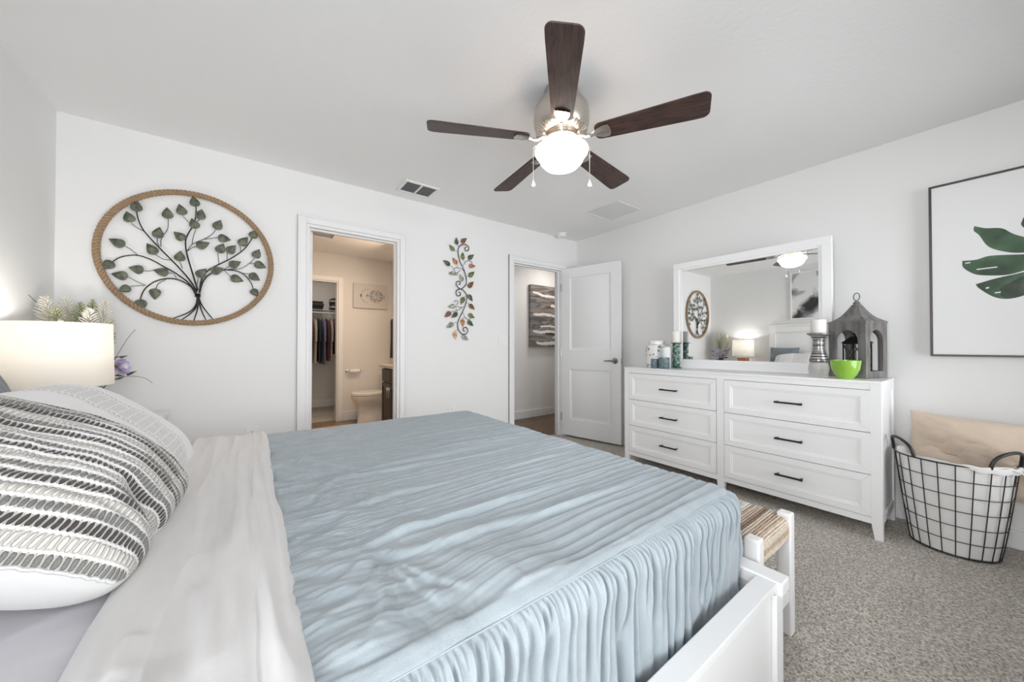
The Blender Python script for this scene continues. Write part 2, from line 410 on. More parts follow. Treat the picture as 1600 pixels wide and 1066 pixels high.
# bedroom door, swung into the room until it nearly meets the dresser wall
hinge = (3.086, YB - 0.004)
HLX = 3.088
end = (3.262, 2.392)
ang = math.atan2(end[1] - (YB - 0.006), end[0] - HLX)
DW = 0.755
dl = door_leaf('door_1', DW, 2.02)
droot = tag(dl.build('door_1', M['door'], bevel=0.0015), kind='structure')
droot.location = (HLX, YB - 0.006, 0.022); droot.rotation_euler = (0, 0, ang)
def lever(parent, W, side, z=0.915):
    T = 0.035; y = 0 if side < 0 else T
    h = MB(); s = side
    Mx = Matrix.Translation((W - 0.065, y, z)) @ Matrix.Rotation(R(90 if s < 0 else -90), 4, 'X')
    h.lathe([(0.0, 0), (0.032, 0), (0.033, 0.004), (0.029, 0.010), (0.013, 0.013), (0.012, 0.045), (0.0, 0.046)], n=28, M=Mx)
    yy = y + s * 0.048
    pts = [(W - 0.065, yy, z), (W - 0.10, yy, z + 0.002), (W - 0.14, yy + s * 0.002, z + 0.001), (W - 0.175, yy - s * 0.004, z - 0.003)]
    h.tube(pts, [0.010, 0.009, 0.0075, 0.006], 12)
    return h.build('door_handle', M['handlemetal'], parent)
lever(droot, DW, -1); lever(droot, DW, 1)
MB().box((DW - 0.0005, 0.006, 0.885), (DW + 0.0015, 0.029, 0.945)).build('latch_plate', M['chrome'], droot)
for z in (0.22, 1.0, 1.80):
    h = MB().cyl((-0.004, -0.005, z - .045), (-0.004, -0.005, z + .045), 0.006, 10).box((-0.002, 0.002, z - .044), (0.0005, 0.030, z + .044))
    h.build('hinge', M['chrome'], droot)
# bathroom door, opened into the bathroom, seen on edge
bd = door_leaf('door_2', 0.69, 2.02)
bo = tag(bd.build('door_2', M['door'], bevel=0.0015), kind='structure')
bo.location = (BX0 + 0.055, HB + 0.012, 0.012); bo.rotation_euler = (0, 0, R(91))
lever(bo, 0.69, -1); lever(bo, 0.69, 1)

# ------------------------------------------------------------------ ceiling fan
M['fanwood'] = wood_mat('dark_walnut_blade', (0.022, 0.011, 0.009), (0.075, 0.040, 0.032), (2, 14, 2), 0.42, nscale=5)
m, n, l, b = new_mat('lit_opal_glass')
b.inputs['Base Color'].default_value = (0.95, 0.93, 0.88, 1); b.inputs['Emission Color'].default_value = (1.0, 0.94, 0.85, 1); b.inputs['Emission Strength'].default_value = 2.4; b.inputs['Roughness'].default_value = 0.3
M['opal'] = m
FX, FY = 1.303, 1.325
fan = empty('ceiling_fan', (FX, FY, HC), label='five-blade ceiling fan in brushed nickel with dark wood blades and a lit glass bowl', cat='ceiling fan')
def fz(z): return z - HC
mh = MB()
mh.lathe([(0.0, fz(2.44)), (0.088, fz(2.44)), (0.092, fz(2.40)), (0.115, fz(2.375)), (0.140, fz(2.335)), (0.146, fz(2.29)), (0.142, fz(2.25)), (0.128, fz(2.222)), (0.105, fz(2.208)), (0.09, fz(2.205)), (0.0, fz(2.205))], n=56, cap0=False, cap1=False)
ve = mh
for k in range(40):
    a = 2 * math.pi * k / 40
    if k % 8 in (0,): continue
    Mx = Matrix.Rotation(a, 4, 'Z') @ Matrix.Translation((0.119, 0, fz(2.2155))) @ Matrix.Rotation(R(-30), 4, 'Y')
    ve.box((-0.016, -0.0035, -0.004), (0.016, 0.0035, 0.001), M=Mx)
mh.build('motor_housing', M['nickel'], fan, angle=25)
hb = MB().lathe([(0.0, fz(2.206)), (0.082, fz(2.206)), (0.086, fz(2.19)), (0.086, fz(2.178)), (0.070, fz(2.170)), (0.058, fz(2.168)), (0.056, fz(2.158)), (0.060, fz(2.152)), (0.062, fz(2.146)), (0.062, fz(2.140)), (0.0, fz(2.138))], n=48, cap0=False, cap1=False)
hb.build('light_fitter', M['nickel'], fan, angle=25)
bowl = MB().lathe([(0.118, fz(2.142)), (0.124, fz(2.141)), (0.1385, fz(2.126)), (0.1375, fz(2.112)), (0.126, fz(2.098)), (0.119, fz(2.088)), (0.109, fz(2.065)), (0.088, fz(2.043)), (0.054, fz(2.029)), (0.0, fz(2.024))], n=56, cap0=False, cap1=False)
bowl.build('glass_bowl', M['opal'], fan, angle=60)
# blades
def blade_pts():
    out = []
    L0, L1 = 0.175, 0.684
    side = []
    N = 44
    for i in range(N + 1):
        t = 0.5 - 0.5 * math.cos(math.pi * i / N); r = L0 + (L1 - L0) * t
        w = 0.050 + 0.020 * min(1, t * 1.15)
        d1 = (L1 - r); c = 0.030
        if d1 < c: w -= c - math.sqrt(max(0, c * c - (c - d1) ** 2))
        d0 = (r - L0); c = 0.03
        if d0 < c: w -= (c - math.sqrt(max(0, c * c - (c - d0) ** 2))) * 0.8
        side.append((r, w))
    return [(r, w) for r, w in side] + [(r, -w) for r, w in side[::-1]]
BP = blade_pts()
bl = MB().prism(BP, -0.003, 0.003, 'z')
br = MB()
# bracket: curved arm out from the hub then a ribbed fan-shaped plate under the blade root
br.tube([(0.075, 0, 0.012), (0.105, 0, 0.004), (0.130, 0, -0.010), (0.155, 0, -0.013), (0.175, 0, -0.011)], [0.010, 0.010, 0.009, 0.009, 0.008], 10)
NS = 9
rows = []
for i in range(9):
    t = i / 8; r = 0.158 + 0.085 * t; row = []
    hw_ = 0.008 + 0.032 * math.sin(t * math.pi / 2) ** 0.9
    if t > 0.85: hw_ *= 0.93
    for j in range(NS):
        u = (j / (NS - 1)) * 2 - 1
        row.append((r + 0.010 * (1 - u * u) * t, u * hw_, -0.0075 - 0.004 * (1 - abs(u)) - 0.0016 * (j % 2)))
    rows.append(row)
G = np.array(rows); G2 = G.copy(); G2[:, :, 2] = -0.0035
br.grid(G); br.grid(G2, flip=True)
blade_me = None
for k in range(5):
    a = R(226.5 + 72 * k - 0.0)
    Mx = Matrix.Translation((0, 0, fz(2.180))) @ Matrix.Rotation(a, 4, 'Z') @ Matrix.Rotation(R(0.3), 4, 'Y') @ Matrix.Rotation(R(-12.5), 4, 'X')
    if k == 0:
        o = bl.build('blade', M['fanwood'], fan, bevel=0.0015); p = br.build('blade_bracket', M['chrome'], o, angle=30, fix=False)
        b0, p0 = o, p
    else:
        o = b0.copy(); COL.objects.link(o); o.parent = fan
        p = p0.copy(); COL.objects.link(p); p.parent = o
    o.matrix_local = Mx
# pull chains with glass drops
cdir = Vector((math.cos(0.6377), -math.sin(0.6377)))
M['crystal'] = mat('clear_crystal', (0.75, 0.76, 0.78), 0.08, spec=0.8)
for s in (-1, 1):
    cx, cy = cdir.x * 0.1475 * s, cdir.y * 0.1475 * s
    zb = fz(1.975)
    ch = MB()
    ch.tube([(cx * 0.42, cy * 0.42, fz(2.155)), (cx * 0.93, cy * 0.93, fz(2.150)), (cx, cy, fz(2.135)), (cx, cy, zb)], 0.0014, 6)
    z = fz(2.13)
    while z > zb:
        ch.lathe([(0.0005, -0.0017), (0.0022, 0), (0.0005, 0.0017)], c=(cx, cy, z), n=6); z -= 0.0075
    co = ch.build('pull_chain', M['chrome'], fan)
    MB().lathe([(0.0, 0), (0.003, -0.003), (0.004, -0.010), (0.010, -0.022), (0.0125, -0.031), (0.010, -0.039), (0.0, -0.043)], c=(cx, cy, zb), n=14, cap0=False, cap1=False).build('glass_drop', M['crystal'], co)
for k in range(3):
    point_light('fan_bulb_light', (FX + 0.092 * math.cos(k * 2.094 + 0.9), FY + 0.092 * math.sin(k * 2.094 + 0.9), 2.140), 0.22, (1.0, 0.50, 0.26), 0.012)

# ------------------------------------------------------------------ ceiling vents, smoke detector
def vent_reg(name, x0, y0, x1, y1, zc, halves, louv_axis, n_l, label, cat, mslat, mback, bump=0.012):
    r = empty(name, ((x0 + x1) / 2, (y0 + y1) / 2, zc), label=label, cat=cat)
    cx, cy = (x0 + x1) / 2, (y0 + y1) / 2
    f = MB(); w = 0.022
    X0, X1, Y0, Y1 = x0 - cx, x1 - cx, y0 - cy, y1 - cy
    f.box((X0, Y0, -bump), (X0 + w, Y1, 0)).box((X1 - w, Y0, -bump), (X1, Y1, 0)).box((X0 + w, Y0, -bump), (X1 - w, Y0 + w, 0)).box((X0 + w, Y1 - w, -bump), (X1 - w, Y1, 0))
    if halves == 2: f.box((-0.007, Y0 + w, -bump), (0.007, Y1 - w, 0))
    f.build('frame', M['trim'], r, bevel=0.003)
    MB().box((X0 + w, Y0 + w, -0.002), (X1 - w, Y1 - w, -0.0005)).build('duct_opening', mback, r, smooth=False)
    segs = [(X0 + w, X1 - w)] if halves == 1 else [(X0 + w, -0.007), (0.007, X1 - w)]
    sl = MB()
    for a, b in segs:
        for k in range(n_l):
            y = Y0 + w + (Y1 - Y0 - 2 * w) * (k + 0.5) / n_l
            d = (Y1 - Y0 - 2 * w) / n_l * 0.42
            sl.hexa([(a, y - d, -bump * .8), (b, y - d, -bump * .8), (b, y - d + .0015, -bump * .8), (a, y - d + .0015, -bump * .8)],
                    [(a, y + d - .0015, -0.0025), (b, y + d - .0015, -0.0025), (b, y + d, -0.0025), (a, y + d, -0.0025)])
    sl.build('louvers', mslat, r, smooth=False)
    return r
vent_reg('ceiling_vent', 0.995, 2.765, 1.292, 3.005, HC, 2, 'x', 8, 'small white ceiling air register with two grey louvered halves above the door wall', 'air vent', M['louver'], M['ductgrey'])
vent_reg('return_grille', 2.69, 2.02, 3.09, 2.41, HC, 1, 'x', 22, 'flush square white return air grille on the ceiling near the far right corner', 'air vent', M['ceiling'], M['ceiling'], 0.005)
vent_reg('exhaust_vent', 0.56, 4.6, 0.83, 4.87, HC, 1, 'x', 12, 'white square exhaust vent on the warm lit bathroom ceiling', 'air vent', M['trim'], M['trim'], 0.010)
sd = empty('smoke_detector', (2.985, 3.03, HC), label='round white smoke detector on the ceiling over the open bedroom door', cat='smoke detector')
MB().lathe([(0.0, 0), (0.062, 0), (0.064, -0.006), (0.062, -0.012), (0.0, -0.012)], n=32, cap0=False, cap1=False).build('base_ring', M['plastic'], sd)
MB().lathe([(0.050, -0.012), (0.054, -0.016), (0.052, -0.028), (0.044, -0.037), (0.0, -0.040)], n=32, cap0=False, cap1=False).build('cover', M['plastic'], sd)

# ------------------------------------------------------------------ wall plates
def plate(name, x, z, kind, label, cat, W=0.073, H=0.117):
    r = empty(name, (x, YB, z), label=label, cat=cat)
    MB().box((-W / 2, -0.006, -H / 2), (W / 2, 0, H / 2)).build('cover_plate', M['plastic'], r, bevel=0.002)
    if kind == 'outlet':
        for s in (-1, 1):
            MB().box((-0.016, -0.008, s * 0.020 - 0.013), (0.016, -0.006, s * 0.020 + 0.013)).build('socket_face', M['plastic'], r, bevel=0.0015)
            q = MB()
            for dx in (-0.006, 0.006): q.box((dx - .001, -0.0085, s * .020 - .002), (dx + .001, -0.0078, s * .020 + .007))
            q.cyl((0, -0.0085, s * .020 - .007), (0, -0.0078, s * .020 - .007), 0.0022, 8)
            q.build('socket_slots', M['slot'], r, smooth=False)
    else:
        for dx in (-0.023, 0.023):
            q = MB().box((dx - .005, -0.0075, -.011), (dx + .005, -0.006, .011)); q.hexa([(dx - .003, -0.0145, .002), (dx + .003, -0.0145, .002), (dx + .003, -0.006, -.004), (dx - .003, -0.006, -.004)], [(dx - .003, -0.0145, .006), (dx + .003, -0.0145, .006), (dx + .003, -0.006, .007), (dx - .003, -0.006, .007)])
            q.build('toggle', M['plastic'], r)
    return r
plate('light_switch', 2.202, 1.163, 'switch', 'white double light switch on the wall left of the bedroom door', 'light switch', 0.115)
plate('wall_outlet', 0.018, 0.472, 'outlet', 'white wall outlet left of the bathroom door, just above the bed', 'outlet')
plate('wall_outlet', 1.593, 0.462, 'outlet', 'white wall outlet between the two doors, below the metal leaf vine', 'outlet')

# ------------------------------------------------------------------ metal tree in a rope ring
TREE_BR= [[(-0.288, 1.444), (-0.31, 1.491), (-0.354, 1.525), (-0.396, 1.537), (-0.438, 1.531), (-0.485, 1.506), (-0.524, 1.46), (-0.54, 1.413), (-0.544, 1.385)], [(-0.284, 1.454), (-0.325, 1.519), (-0.382, 1.571), (-0.438, 1.607), (-0.492, 1.642), (-0.551, 1.663), (-0.602, 1.655), (-0.639, 1.634), (-0.666, 1.603)], [(-0.281, 1.464), (-0.325, 1.548), (-0.383, 1.628), (-0.459, 1.722), (-0.527, 1.813), (-0.553, 1.873), (-0.565, 1.935)], [(-0.278, 1.474), (-0.311, 1.609), (-0.334, 1.713), (-0.34, 1.791), (-0.327, 1.842), (-0.302, 1.906), (-0.292, 1.958), (-0.29, 2.032)], [(-0.269, 1.465), (-0.259, 1.546), (-0.229, 1.609), (-0.175, 1.657), (-0.104, 1.713), (-0.039, 1.781), (-0.005, 1.839), (0.012, 1.88)], [(-0.269, 1.455), (-0.251, 1.537), (-0.214, 1.591), (-0.152, 1.624), (-0.079, 1.628), (-0.029, 1.603), (0.005, 1.554), (0.018, 1.513)], [(-0.278, 1.44), (-0.287, 1.375), (-0.324, 1.323), (-0.412, 1.273)], [(-0.278, 1.44), (-0.284, 1.365), (-0.316, 1.314), (-0.359, 1.27)], [(-0.277, 1.44), (-0.276, 1.375), (-0.283, 1.326), (-0.296, 1.274)], [(-0.277, 1.44), (-0.269, 1.386), (-0.254, 1.327), (-0.234, 1.276)], [(-0.275, 1.44), (-0.261, 1.386), (-0.235, 1.338), (-0.2, 1.285)]]
TREE_TW= [[(-0.533, 1.818), (-0.566, 1.838), (-0.585, 1.857)], [(-0.456, 1.732), (-0.453, 1.789), (-0.426, 1.852), (-0.423, 1.919)], [(-0.463, 1.736), (-0.473, 1.762), (-0.471, 1.786)], [(-0.404, 1.656), (-0.445, 1.658), (-0.479, 1.681)], [(-0.354, 1.608), (-0.365, 1.65)], [(-0.555, 1.662), (-0.583, 1.692), (-0.61, 1.713)], [(-0.479, 1.582), (-0.505, 1.574), (-0.528, 1.571)], [(-0.382, 1.542), (-0.396, 1.569), (-0.417, 1.571)], [(-0.521, 1.481), (-0.556, 1.499), (-0.595, 1.526)], [(-0.527, 1.479), (-0.563, 1.475), (-0.586, 1.468)], [(-0.431, 1.527), (-0.465, 1.499), (-0.476, 1.465)], [(-0.324, 1.916), (-0.353, 1.949)], [(-0.284, 1.93), (-0.273, 1.947)], [(-0.309, 1.776), (-0.302, 1.827), (-0.291, 1.874)], [(-0.334, 1.723), (-0.305, 1.777), (-0.246, 1.822), (-0.208, 1.86), (-0.189, 1.894)], [(-0.246, 1.82), (-0.181, 1.842)], [(-0.33, 1.726), (-0.308, 1.752), (-0.286, 1.763)], [(-0.339, 1.796), (-0.345, 1.799)], [(-0.171, 1.662), (-0.177, 1.738)], [(-0.128, 1.699), (-0.128, 1.746)], [(-0.054, 1.768), (-0.057, 1.804)], [(-0.128, 1.632), (-0.054, 1.647), (-0.004, 1.691), (0.025, 1.732)], [(-0.004, 1.689), (0.021, 1.694)], [(-0.144, 1.63), (-0.116, 1.655)], [(-0.14, 1.621), (-0.107, 1.583)], [(-0.046, 1.617), (-0.004, 1.615)], [(-0.281, 1.514), (-0.278, 1.554)], [(-0.315, 2.115), (-0.307, 2.093)]]
TREE_LF= [[(-0.544, 1.394), (-0.534, 1.321)], [(-0.657, 1.609), (-0.707, 1.557)], [(-0.565, 1.93), (-0.562, 2.002)], [(-0.29, 2.025), (-0.307, 2.091)], [(0.007, 1.871), (0.033, 1.934)], [(0.014, 1.512), (0.044, 1.456)], [(-0.586, 1.859), (-0.607, 1.925)], [(-0.423, 1.916), (-0.429, 1.99)], [(-0.473, 1.784), (-0.46, 1.857)], [(-0.476, 1.68), (-0.518, 1.745)], [(-0.369, 1.652), (-0.362, 1.723)], [(-0.61, 1.711), (-0.679, 1.744)], [(-0.528, 1.571), (-0.596, 1.583)], [(-0.417, 1.568), (-0.489, 1.581)], [(-0.595, 1.526), (-0.667, 1.536)], [(-0.586, 1.465), (-0.637, 1.432)], [(-0.479, 1.467), (-0.479, 1.394)], [(-0.351, 1.954), (-0.373, 2.025)], [(-0.271, 1.944), (-0.261, 2.017)], [(-0.287, 1.879), (-0.312, 1.945)], [(-0.189, 1.894), (-0.163, 1.965)], [(-0.179, 1.843), (-0.106, 1.837)], [(-0.286, 1.76), (-0.219, 1.799)], [(-0.343, 1.795), (-0.397, 1.84)], [(-0.176, 1.738), (-0.146, 1.807)], [(-0.127, 1.744), (-0.08, 1.805)], [(-0.06, 1.807), (-0.014, 1.875)], [(0.024, 1.732), (0.054, 1.799)], [(0.023, 1.697), (0.096, 1.67)], [(-0.116, 1.655), (-0.051, 1.695)], [(-0.11, 1.583), (-0.035, 1.558)], [(-0.005, 1.616), (0.059, 1.573)], [(-0.281, 1.561), (-0.235, 1.622)], [(-0.212, 1.601), (-0.145, 1.638)]]
VINE_M= [[(1.75, 2.097), (1.734, 2.089), (1.732, 2.069), (1.754, 2.059), (1.775, 2.079), (1.771, 2.106), (1.738, 2.122), (1.695, 2.112), (1.661, 2.077), (1.657, 2.012), (1.677, 1.94), (1.714, 1.88), (1.744, 1.797), (1.747, 1.732), (1.72, 1.692), (1.684, 1.669), (1.648, 1.69), (1.633, 1.72), (1.653, 1.744), (1.677, 1.738), (1.677, 1.717), (1.662, 1.713)], [(1.662, 1.638), (1.681, 1.631), (1.678, 1.607), (1.65, 1.599), (1.633, 1.625), (1.642, 1.652), (1.684, 1.669), (1.726, 1.649), (1.754, 1.603), (1.745, 1.537), (1.714, 1.459), (1.678, 1.393), (1.652, 1.327), (1.66, 1.264), (1.702, 1.222), (1.745, 1.225), (1.766, 1.256), (1.751, 1.288), (1.721, 1.285), (1.715, 1.26), (1.733, 1.25)], [(1.726, 1.849), (1.695, 1.872), (1.635, 1.875), (1.606, 1.855)], [(1.677, 1.854), (1.65, 1.827), (1.639, 1.801), (1.626, 1.812), (1.639, 1.826), (1.652, 1.816)], [(1.713, 1.912), (1.756, 1.96), (1.8, 1.962), (1.816, 1.943)], [(1.714, 1.497), (1.648, 1.455), (1.577, 1.435)], [(1.696, 1.485), (1.654, 1.493), (1.624, 1.496)], [(1.612, 1.533), (1.63, 1.552), (1.654, 1.543), (1.65, 1.519), (1.63, 1.513)], [(1.711, 1.437), (1.739, 1.385), (1.782, 1.371), (1.801, 1.386)]]
VINE_L= [([(1.641, 2.105), (1.635, 2.177)], 0), ([(1.689, 2.135), (1.754, 2.19)], 1), ([(1.614, 2.04), (1.559, 2.091)], 2), ([(1.567, 1.89), (1.494, 1.932)], 0), ([(1.644, 1.911), (1.597, 1.971)], 3), ([(1.71, 1.966), (1.707, 2.041)], 2), ([(1.771, 1.983), (1.836, 2.036)], 0), ([(1.779, 1.912), (1.854, 1.923)], 3), ([(1.778, 1.804), (1.843, 1.863)], 2), ([(1.626, 1.821), (1.551, 1.808)], 4), ([(1.708, 1.75), (1.674, 1.818)], 5), ([(1.772, 1.695), (1.833, 1.76)], 1), ([(1.773, 1.622), (1.822, 1.557)], 0), ([(1.721, 1.593), (1.687, 1.514)], 2), ([(1.782, 1.525), (1.846, 1.474)], 1), ([(1.624, 1.496), (1.546, 1.485)], 4), ([(1.577, 1.435), (1.51, 1.381)], 1), ([(1.65, 1.431), (1.583, 1.378)], 0), ([(1.775, 1.427), (1.845, 1.386)], 2), ([(1.765, 1.356), (1.831, 1.306)], 0), ([(1.706, 1.373), (1.711, 1.293)], 3), ([(1.607, 1.328), (1.532, 1.279)], 5), ([(1.619, 1.246), (1.631, 1.167)], 6), ([(1.702, 1.205), (1.776, 1.161)], 5)]

def leaf_mat(name, c0, c1, tip=None):
    m, n, l, b = new_mat(name)
    tc = n.new('ShaderNodeTexCoord'); t = n.new('ShaderNodeTexNoise'); t.inputs['Scale'].default_value = 38; t.inputs['Detail'].default_value = 5; l.new(tc.outputs['Object'], t.inputs[0])
    r = ramp(n, [(0.35, c0), (0.65, c1)]); l.new(t.outputs[0], r.inputs[0]); l.new(r.outputs[0], b.inputs['Base Color'])
    b.inputs['Roughness'].default_value = 0.55; b.inputs['Metallic'].default_value = 0.25
    return m
M['treeleaf'] = leaf_mat('patinated_green', (0.055, 0.066, 0.050), (0.16, 0.17, 0.115))
M['bronze'] = mat('dark_bronze_wire', (0.022, 0.019, 0.017), 0.45, metal=0.4)
def smooth_curve(pts, k=6):
    P = [np.array(p, float) for p in pts]
    if len(P) < 3: return [tuple(p) for p in P]
    E = [2 * P[0] - P[1]] + P + [2 * P[-1] - P[-2]]
    out = []
    for i in range(1, len(E) - 2):
        p0, p1, p2, p3 = E[i - 1:i + 3]
        for j in range(k):
            t = j / k
            out.append(tuple(0.5 * ((2 * p1) + (-p0 + p2) * t + (2 * p0 - 5 * p1 + 4 * p2 - p3) * t * t + (-p0 + 3 * p1 - 3 * p2 + p3) * t ** 3)))
    out.append(tuple(P[-1])); return out
def leaf_mesh(base, tip, wr=0.60, cup=0.008, th=0.0012):
    """cupped leaf with a centre crease in the (x, z) wall plane; local +y points into the wall"""
    b = np.array(base, float); t = np.array(tip, float); d = t - b; L = np.linalg.norm(d); d = d / L; nrm = np.array([-d[1], d[0]])
    N = 12; W = L * wr / 2; front = []; back = []
    for i in range(N + 1):
        s = i / N
        w = W * (math.sin(math.pi * s ** 0.66)) ** 0.92 * (1 - 0.18 * s) * 1.06 if 0 < s < 1 else 0.0004
        rowf = []
        for u in (-1, -0.5, 0, 0.5, 1):
            p = b + d * (L * s) + nrm * (w * u)
            y = -0.004 - cup * (1 - u * u) * math.sin(math.pi * s) + (0.0016 if u == 0 else 0)
            rowf.append((p[0], y, p[1]))
        front.append(rowf)
    F = np.array(front); B = F.copy(); B[:, :, 1] += th
    mb = MB(); mb.grid(F); mb.grid(B, flip=True)
    return mb
TC = (-0.303, 1.681)
tree = empty('tree_wall_art', (TC[0], YB, TC[1]), label='round metal tree of life with green leaves inside a jute rope ring on the wall', cat='wall art')
M['rope'] = mat('jute_rope', (0.36, 0.25, 0.16), 0.9, bump=0.6, bscale=160, var=0.22, vscale=90, spec=0.1)
rp = MB(); RR = 0.425; NT = 560
for s in range(3):
    pts = []
    for k in range(NT):
        a = 2 * math.pi * k / NT; tw = a * 44 + s * 2 * math.pi / 3
        rr = RR + 0.0102 * math.cos(tw)
        pts.append((rr * math.cos(a), -0.024 + 0.0102 * math.sin(tw), rr * math.sin(a)))
    rp.tube(pts, 0.0082, 7, closed=True)
rp.build('rope_ring', M['rope'], tree, fix=False)
tk = MB()
rel = lambda p, y=-0.022: (p[0] - TC[0], y, p[1] - TC[1])
for bb in TREE_BR:
    c = smooth_curve(bb); r0 = 0.0042
    tk.tube([rel(p) for p in c], [0.0046 - 0.0018 * i / len(c) for i in range(len(c))], 8)
kx, kz = TREE_BR[6][0]
for dz in (-.008, 0, .008):
    tk.tube([(kx - TC[0] + 0.0125 * math.cos(a), -0.022 + 0.0125 * math.sin(a), kz - TC[1] + dz) for a in np.linspace(0, 2 * math.pi, 17)[:-1]], 0.0036, 6, closed=True)
tw = tk
for bb in TREE_TW: tw.tube([rel(p, -0.020) for p in smooth_curve(bb)], 0.0019, 6)
tw.build('branches', M['bronze'], tree, fix=False)
for a, b in TREE_LF:
    L = math.dist(a, b)
    o = leaf_mesh((a[0] - TC[0], a[1] - TC[1]), (b[0] - TC[0], b[1] - TC[1]), wr=min(0.80, 0.052 / L + 0.05), cup=0.007).build('leaf', M['treeleaf'], tree, fix=False, angle=80)
    o.location = (0, -0.024, 0)
point = None

# ------------------------------------------------------------------ metal leaf vine between the doors
VC = (1.69, 1.67)
vine = empty('vine_wall_art', (VC[0], YB, VC[1]), label='tall black scrolled metal vine with green and copper leaves between the two doors', cat='wall art')
rv = lambda p, y=-0.016: (p[0] - VC[0], y, p[1] - VC[1])
vm = MB(); mains = []
for i, bb in enumerate(VINE_M):
    c = smooth_curve(bb, 6)
    vm.tube([rv(p) for p in c], 0.0042 if i < 2 else 0.0022, 8)
    mains += c if i in (0, 1, 2, 4, 5, 8) else []
VCOL = [leaf_mat('vine_dark_green', (0.035, 0.045, 0.035), (0.12, 0.15, 0.10)), leaf_mat('vine_brown', (0.10, 0.04, 0.02), (0.26, 0.12, 0.06)),
        leaf_mat('vine_olive', (0.07, 0.10, 0.03), (0.22, 0.27, 0.09)), leaf_mat('vine_orange', (0.22, 0.07, 0.03), (0.60, 0.26, 0.12)),
        leaf_mat('vine_green_cream', (0.08, 0.12, 0.05), (0.62, 0.62, 0.48)), leaf_mat('vine_grey_green', (0.16, 0.18, 0.14), (0.42, 0.44, 0.36)),
        leaf_mat('vine_amber', (0.42, 0.22, 0.10), (0.75, 0.52, 0.32))]
ts = vm
for (a, b), c in VINE_L:
    near = min(mains, key=lambda q: math.dist(q, a))
    mid = ((a[0] + near[0]) / 2 + 0.004, (a[1] + near[1]) / 2 + 0.006)
    ts.tube([rv(p, -0.015) for p in smooth_curve([a, mid, near], 4)], 0.0014, 6)
    L = math.dist(a, b)
    o = leaf_mesh((a[0] - VC[0], a[1] - VC[1]), (b[0] - VC[0], b[1] - VC[1]), wr=0.56, cup=0.006).build('leaf', VCOL[c], vine, fix=False, angle=80)
    o.location = (0, -0.012, 0)
ts.build('scrolled_stem', M['bronze'], vine, fix=False)

# ------------------------------------------------------------------ leaf picture on the dresser wall
M['canvas'] = mat('white_canvas', (0.80, 0.80, 0.80), 0.6, bump=0.05, bscale=500)
M['champagne'] = mat('champagne_frame', (0.48, 0.45, 0.40), 0.4, metal=0.3)
M['dkline'] = mat('dark_frame_lip', (0.05, 0.045, 0.04), 0.4)
def noisecol(name, stops, scale, rough=0.6, stretch=(1, 1, 1), detail=5):
    m, n, l, b = new_mat(name)
    tc = n.new('ShaderNodeTexCoord'); mp = n.new('ShaderNodeMapping'); mp.inputs['Scale'].default_value = stretch; l.new(tc.outputs['Object'], mp.inputs[0])
    t = n.new('ShaderNodeTexNoise'); t.inputs['Scale'].default_value = scale; t.inputs['Detail'].default_value = detail; l.new(mp.outputs[0], t.inputs[0])
    r = ramp(n, stops); l.new(t.outputs[0], r.inputs[0]); l.new(r.outputs[0], b.inputs['Base Color']); b.inputs['Roughness'].default_value = rough
    return m
M['inkgreen'] = noisecol('ink_green', [(0.35, (0.03, 0.055, 0.03)), (0.55, (0.06, 0.12, 0.065)), (0.75, (0.10, 0.19, 0.11))], 7)
M['inkgreen2'] = noisecol('ink_dark_green', [(0.35, (0.02, 0.03, 0.022)), (0.6, (0.05, 0.075, 0.05)), (0.8, (0.13, 0.15, 0.13))], 14)
PY1, PY0, PZ0, PZ1 = 0.207, -0.503, 1.052, 2.062
pic = empty('leaf_picture', (XR, (PY0 + PY1) / 2, (PZ0 + PZ1) / 2), label='large framed white picture of a dark green tropical leaf on the dresser wall', cat='picture')
pc = ((PY0 + PY1) / 2, (PZ0 + PZ1) / 2)
fr = MB()
hy, hz = (PY1 - PY0) / 2, (PZ1 - PZ0) / 2; t = 0.009
for y0, y1, z0, z1 in [(-hy - t, -hy, -hz - t, hz + t), (hy, hy + t, -hz - t, hz + t), (-hy, hy, -hz - t, -hz), (-hy, hy, hz, hz + t)]:
    fr.box((-0.040, y0, z0), (-0.0, y1, z1), 0); fr.box((-0.0445, y0, z0), (-0.040, y1, z1), 1)
fr.build('frame', [M['champagne'], M['dkline']], pic, bevel=0.0008)
cv = MB().box((-0.036, -hy + 0.002, -hz + 0.002), (-0.005, hy - 0.002, hz - 0.002), 0)
def ink(poly, x=-0.0364, m=1):
    pp = [(y - pc[0], z - pc[1]) for y, z in poly]
    s = smooth_curve([(a, b) for a, b in pp] + [pp[0]], 4)[:-1]
    cv.prism(s, x, x + 0.0003, 'x', m)
LB1 = [(0.048, 1.791), (0.010, 1.769), (-0.044, 1.754), (-0.085, 1.710), (-0.16, 1.655), (-0.20, 1.61), (-0.112, 1.605), (-0.052, 1.623), (0.001, 1.663), (0.031, 1.734), (0.050, 1.765)]
LB2 = [(0.092, 1.600), (0.043, 1.597), (-0.006, 1.610), (-0.112, 1.596), (-0.20, 1.585), (-0.20, 1.54), (-0.111, 1.508), (-0.051, 1.494), (0.030, 1.507), (0.065, 1.530), (0.09, 1.564)]
LB3 = [(0.046, 1.457), (-0.025, 1.481), (-0.111, 1.501), (-0.20, 1.53), (-0.17, 1.42), (-0.110, 1.375), (-0.057, 1.362), (-0.011, 1.381), (0.034, 1.432)]
LB4 = [(-0.110, 1.785), (-0.107, 1.75), (-0.15, 1.69), (-0.21, 1.63), (-0.22, 1.75), (-0.19, 1.87), (-0.14, 1.86)]
mirr = lambda P: [(-0.43 - y, z + 0.03) for y, z in P][::-1]
for k, L in enumerate([LB1, LB2, LB3, LB4]):
    ink(L); ink(mirr(L))
